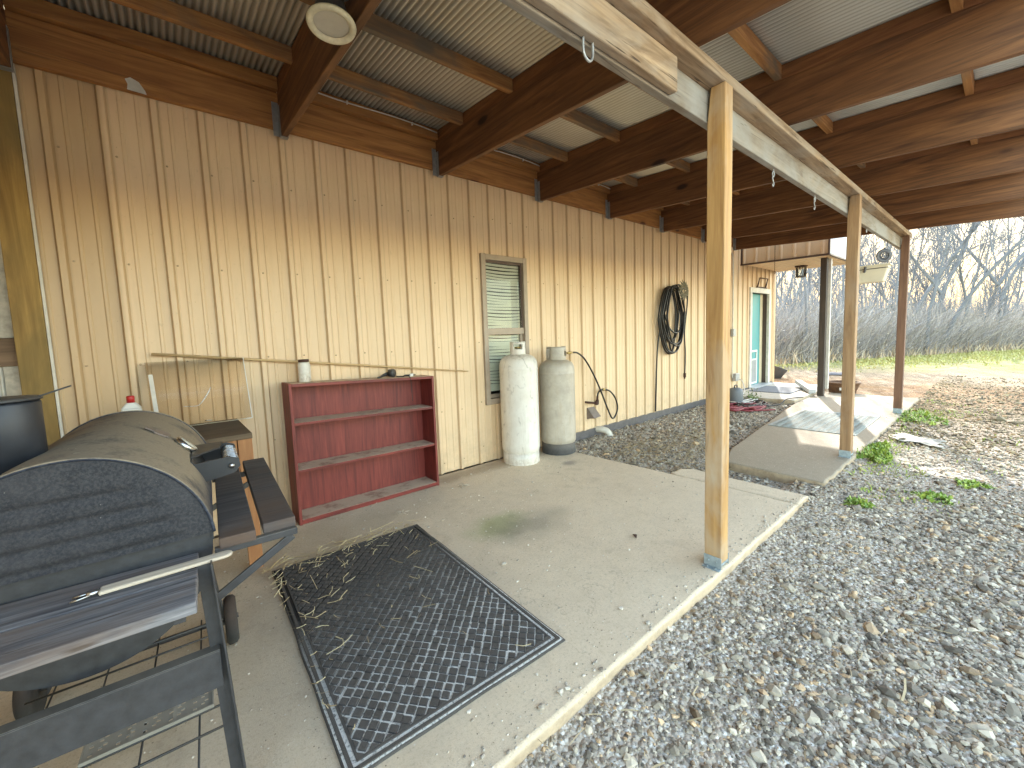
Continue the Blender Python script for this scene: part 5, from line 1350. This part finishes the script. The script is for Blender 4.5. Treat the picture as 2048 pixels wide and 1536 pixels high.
def branchy(seed, H, fork=False, spread=.55, ntw=1.0, lean=0.0, thin=1.0):
    rd = random.Random(seed); trunk = MB(); crown = MB()
    def grow(mb, p, d, L, r, lvl, nseg):
        pts = [p.copy()]; rs = [r]; q = p.copy(); dd = d.copy()
        for i in range(nseg):
            dd = (dd + Vector((rd.gauss(0, .10), rd.gauss(0, .10), rd.gauss(.03, .06))) * (1 + lvl * .55)).normalized(); q = q + dd * (L / nseg); pts.append(q.copy()); rs.append(r * (1 - .80 * (i + 1) / nseg) + (.006 if lvl > 1 else .004))
        mb.tube(pts, rs, 6 if lvl == 0 else (4 if lvl == 1 else 3), cap=False); return pts, rs, dd
    def limbs(pts, rs, L, lvl):
        if lvl > 3: return
        n = {1: int(11 * ntw) + 1, 2: int(6 * ntw) + 1, 3: 4}[lvl]
        for i in range(n):
            t_ = (.42 if lvl == 1 else .15) + (.56 if lvl == 1 else .82) * (i + rd.random() * .8) / n; k = min(int(t_ * (len(pts) - 1)), len(pts) - 2); fr = t_ * (len(pts) - 1) - k
            p = pts[k].lerp(pts[k + 1], clipf(fr, 0, 1)); ax = (pts[k + 1] - pts[k]).normalized(); a = rd.uniform(0, 2 * PI)
            o_ = ax.orthogonal().normalized(); s_ = o_ * math.cos(a) + ax.cross(o_) * math.sin(a); tilt = rd.uniform(.45, .95) * (spread / .55)
            d = (ax * math.cos(tilt) + s_ * math.sin(tilt) + Vector((0, 0, .22))).normalized(); LL = L * rd.uniform(.28, .5) * (1.1 - .55 * t_)
            pp, rr, _ = grow(crown, p, d, LL, max(rs[k] * rd.uniform(.35, .55), .006), lvl, 5 if lvl == 1 else 3); limbs(pp, rr, LL, lvl + 1)
    if not fork:
        pts, rs, _ = grow(trunk, Vector((0, 0, -.3)), Vector((lean, rd.gauss(0, .04), 1)).normalized(), H, H * .0105 * thin, 0, 9); limbs(pts, rs, H, 1)
    else:
        pts, rs, d = grow(trunk, Vector((0, 0, -.3)), Vector((0, 0, 1)), H * .36, H * .0105, 0, 5)
        for sgn in (-1, 1):
            p2, r2, _ = grow(trunk, pts[-1] - Vector((0, 0, .05)), Vector((0, sgn * .55 + .1, 1)).normalized(), H * .62, H * .0075, 0, 7); limbs(p2, r2, H * .72, 1)
        limbs(pts[2:], rs[2:], H * .3, 2)
    return trunk, crown
def make_tree(seed, H, **k):
    tr, cr = branchy(seed, H, **k); e = empty('bare_tree', (0, 0, 0)); tr.build('trunk', M['bark'], e); cr.build('crown', M['twig'], e); return e
WOODS = 'bare winter trees of the wood beyond the yard'
protos = [make_tree(100 + i, h, **kw) for i, (h, kw) in enumerate(((7.6, dict()), (9.0, dict(spread=.45)), (6.4, dict(ntw=1.2)), (8.4, dict(lean=.12)), (10.2, dict(spread=.6)), (5.2, dict(ntw=1.1, spread=.42)), (9.6, dict(lean=-.10, spread=.5)), (7.8, dict(ntw=.45, spread=.36, thin=.62)), (8.8, dict(ntw=.5, spread=.32, thin=.6)), (6.6, dict(ntw=.4, spread=.4, thin=.6, lean=.06)), (9.4, dict(ntw=.55, spread=.38, thin=.62))))]
rt = random.Random(21)
def edge_y(x): return 1.9 - (x - 19) * .292   # tree line seen from the porch
placed = []
tries = 0
while len(placed) < 128 and tries < 6000:
    tries += 1
    x_ = rt.uniform(19, 62); y_ = edge_y(min(x_, 44)) + (.3 + 10.5 * rt.random() ** 1.8) if x_ < 44 else rt.uniform(-16, 12)
    if any((x_ - a) ** 2 + (y_ - b) ** 2 < .8 for a, b in placed): continue
    placed.append((x_, y_))
used = set()
for i, (x_, y_) in enumerate(placed):
    k = rt.choice((0, 1, 2, 3, 4, 5, 6, 7, 7, 8, 8, 9, 9, 10, 10, 7, 8, 10)); o = protos[k] if k not in used else copy_tree(protos[k]); used.add(k)
    s_ = rt.uniform(.72, 1.12) * (1 + max(0, x_ - 30) * .008); o.location = (x_, y_, gz(x_, y_)); o.rotation_euler = (0, 0, rt.uniform(0, 2 * PI)); o.scale = (s_, s_, s_ * rt.uniform(.95, 1.1))
    tag(o, 'thin grey leafless tree among many in the hazy winter wood beyond the lawn', 'tree', WOODS)
f1 = make_tree(311, 9.8, fork=True, spread=.62); f1.location = (32.0, -.78, gz(32, -.8)); f1.rotation_euler = (0, 0, .9); tag(f1, 'tall forked bare tree rising against the sky right of the far red brown post', 'tree', WOODS)
f2 = make_tree(322, 11.5, fork=True, spread=.62); f2.location = (37.0, -2.75, gz(37, -2.7)); f2.rotation_euler = (0, 0, .5); tag(f2, 'tallest forked bare tree nearest the right edge of the view', 'tree', WOODS)
f3 = make_tree(335, 6.6, fork=True, spread=.5); f3.location = (22.5, 2.9, gz(22, 3)); tag(f3, 'slender forked bare tree seen below the canopy left of the black post', 'tree', WOODS)

# brush: tangled stems nobody could count, and the thicker woods behind
def brushwood(name, n, xf, yf, h0, h1, w0, c0, c1, label, cat, lean=.35):
    x = xf(n); y = yf(x); H = rng.uniform(h0, h1, n) * np.exp(rng.normal(0, .25, n)); th = rng.uniform(0, 2 * PI, n); ph = rng.uniform(0, 2 * PI, n); ln = np.abs(rng.normal(0, lean, n)) * H
    d = np.stack([np.cos(th), np.sin(th)], 1); p = np.stack([np.cos(ph), np.sin(ph)], 1); z = GZ(x, y); V = np.zeros((n, 6, 3)); W_ = w0 * rng.uniform(.6, 1.5, n)
    bz = z + rng.random(n) * H * .35 * (rng.random(n) < .5)
    for i, (hh, l, ww) in enumerate(((0, 0, 1), (.55, .4, .8), (1, 1, .2))):
        for s in (0, 1):
            e_ = (s - .5) * ww * W_; V[:, 2 * i + s] = np.stack([x + d[:, 0] * ln * l + p[:, 0] * e_, y + d[:, 1] * ln * l + p[:, 1] * e_, bz + H * hh], 1)
    t = rng.random(n)[:, None]; return tag(soup(name, V, BLF, np.array(c0) * t + np.array(c1) * (1 - t), M['brush']), label, cat, kind='stuff')
ey = np.vectorize(lambda x: edge_y(min(x, 46)))
brushwood('undergrowth', 34000, lambda n: rng.uniform(17.5, 50, n), lambda x: ey(x) + .2 + np.abs(rng.normal(0, 1.8, len(x))), .5, 2.0, .018, (.50, .45, .41), (.21, .19, .18), 'tangled grey brown undergrowth along the edge of the wood', 'undergrowth', .8)
brushwood('undergrowth', 2600, lambda n: rng.uniform(17.5, 46, n), lambda x: ey(x) + rng.normal(.5, .4, len(x)), .15, .5, .03, (.62, .52, .36), (.46, .32, .2), 'dry tan grass tufts at the foot of the undergrowth', 'dry grass', .6)
brushwood('far_woods', 26000, lambda n: rng.uniform(30, 110, n), lambda x: np.where(x < 46, ey(x) + rng.uniform(5, 24, len(x)), rng.uniform(-26, 42, len(x))), 1.6, 4.6, .05, (.36, .35, .36), (.17, .17, .19), 'dense pale grey wood far behind the first trees', 'woods', .25)
# last dead leaves still caught in the thicket
n = 16000; x = rng.uniform(17.5, 50, n); y = ey(x) + .1 + np.abs(rng.normal(0, 1.5, n)); z = GZ(x, y) + np.abs(rng.normal(0, .9, n)); sz = rng.uniform(.02, .05, n)
a = rng.normal(0, 1, (n, 3)); a /= np.linalg.norm(a, axis=1)[:, None]; b = np.cross(a, rng.normal(0, 1, (n, 3))); b /= np.linalg.norm(b, axis=1)[:, None]
P0 = np.stack([x, y, z], 1); V = np.stack([P0 + a * sz[:, None], P0 + b * sz[:, None] * .6, P0 - a * sz[:, None], P0 - b * sz[:, None] * .6], 1)
t = rng.random(n)[:, None]; tag(soup('leaves', V, np.array([[0, 1, 2, 3]]), np.array((.66, .58, .48)) * t + np.array((.50, .36, .24)) * (1 - t), M['brush']), 'pale dead leaves still hanging in the thicket', 'dead leaves', kind='stuff')
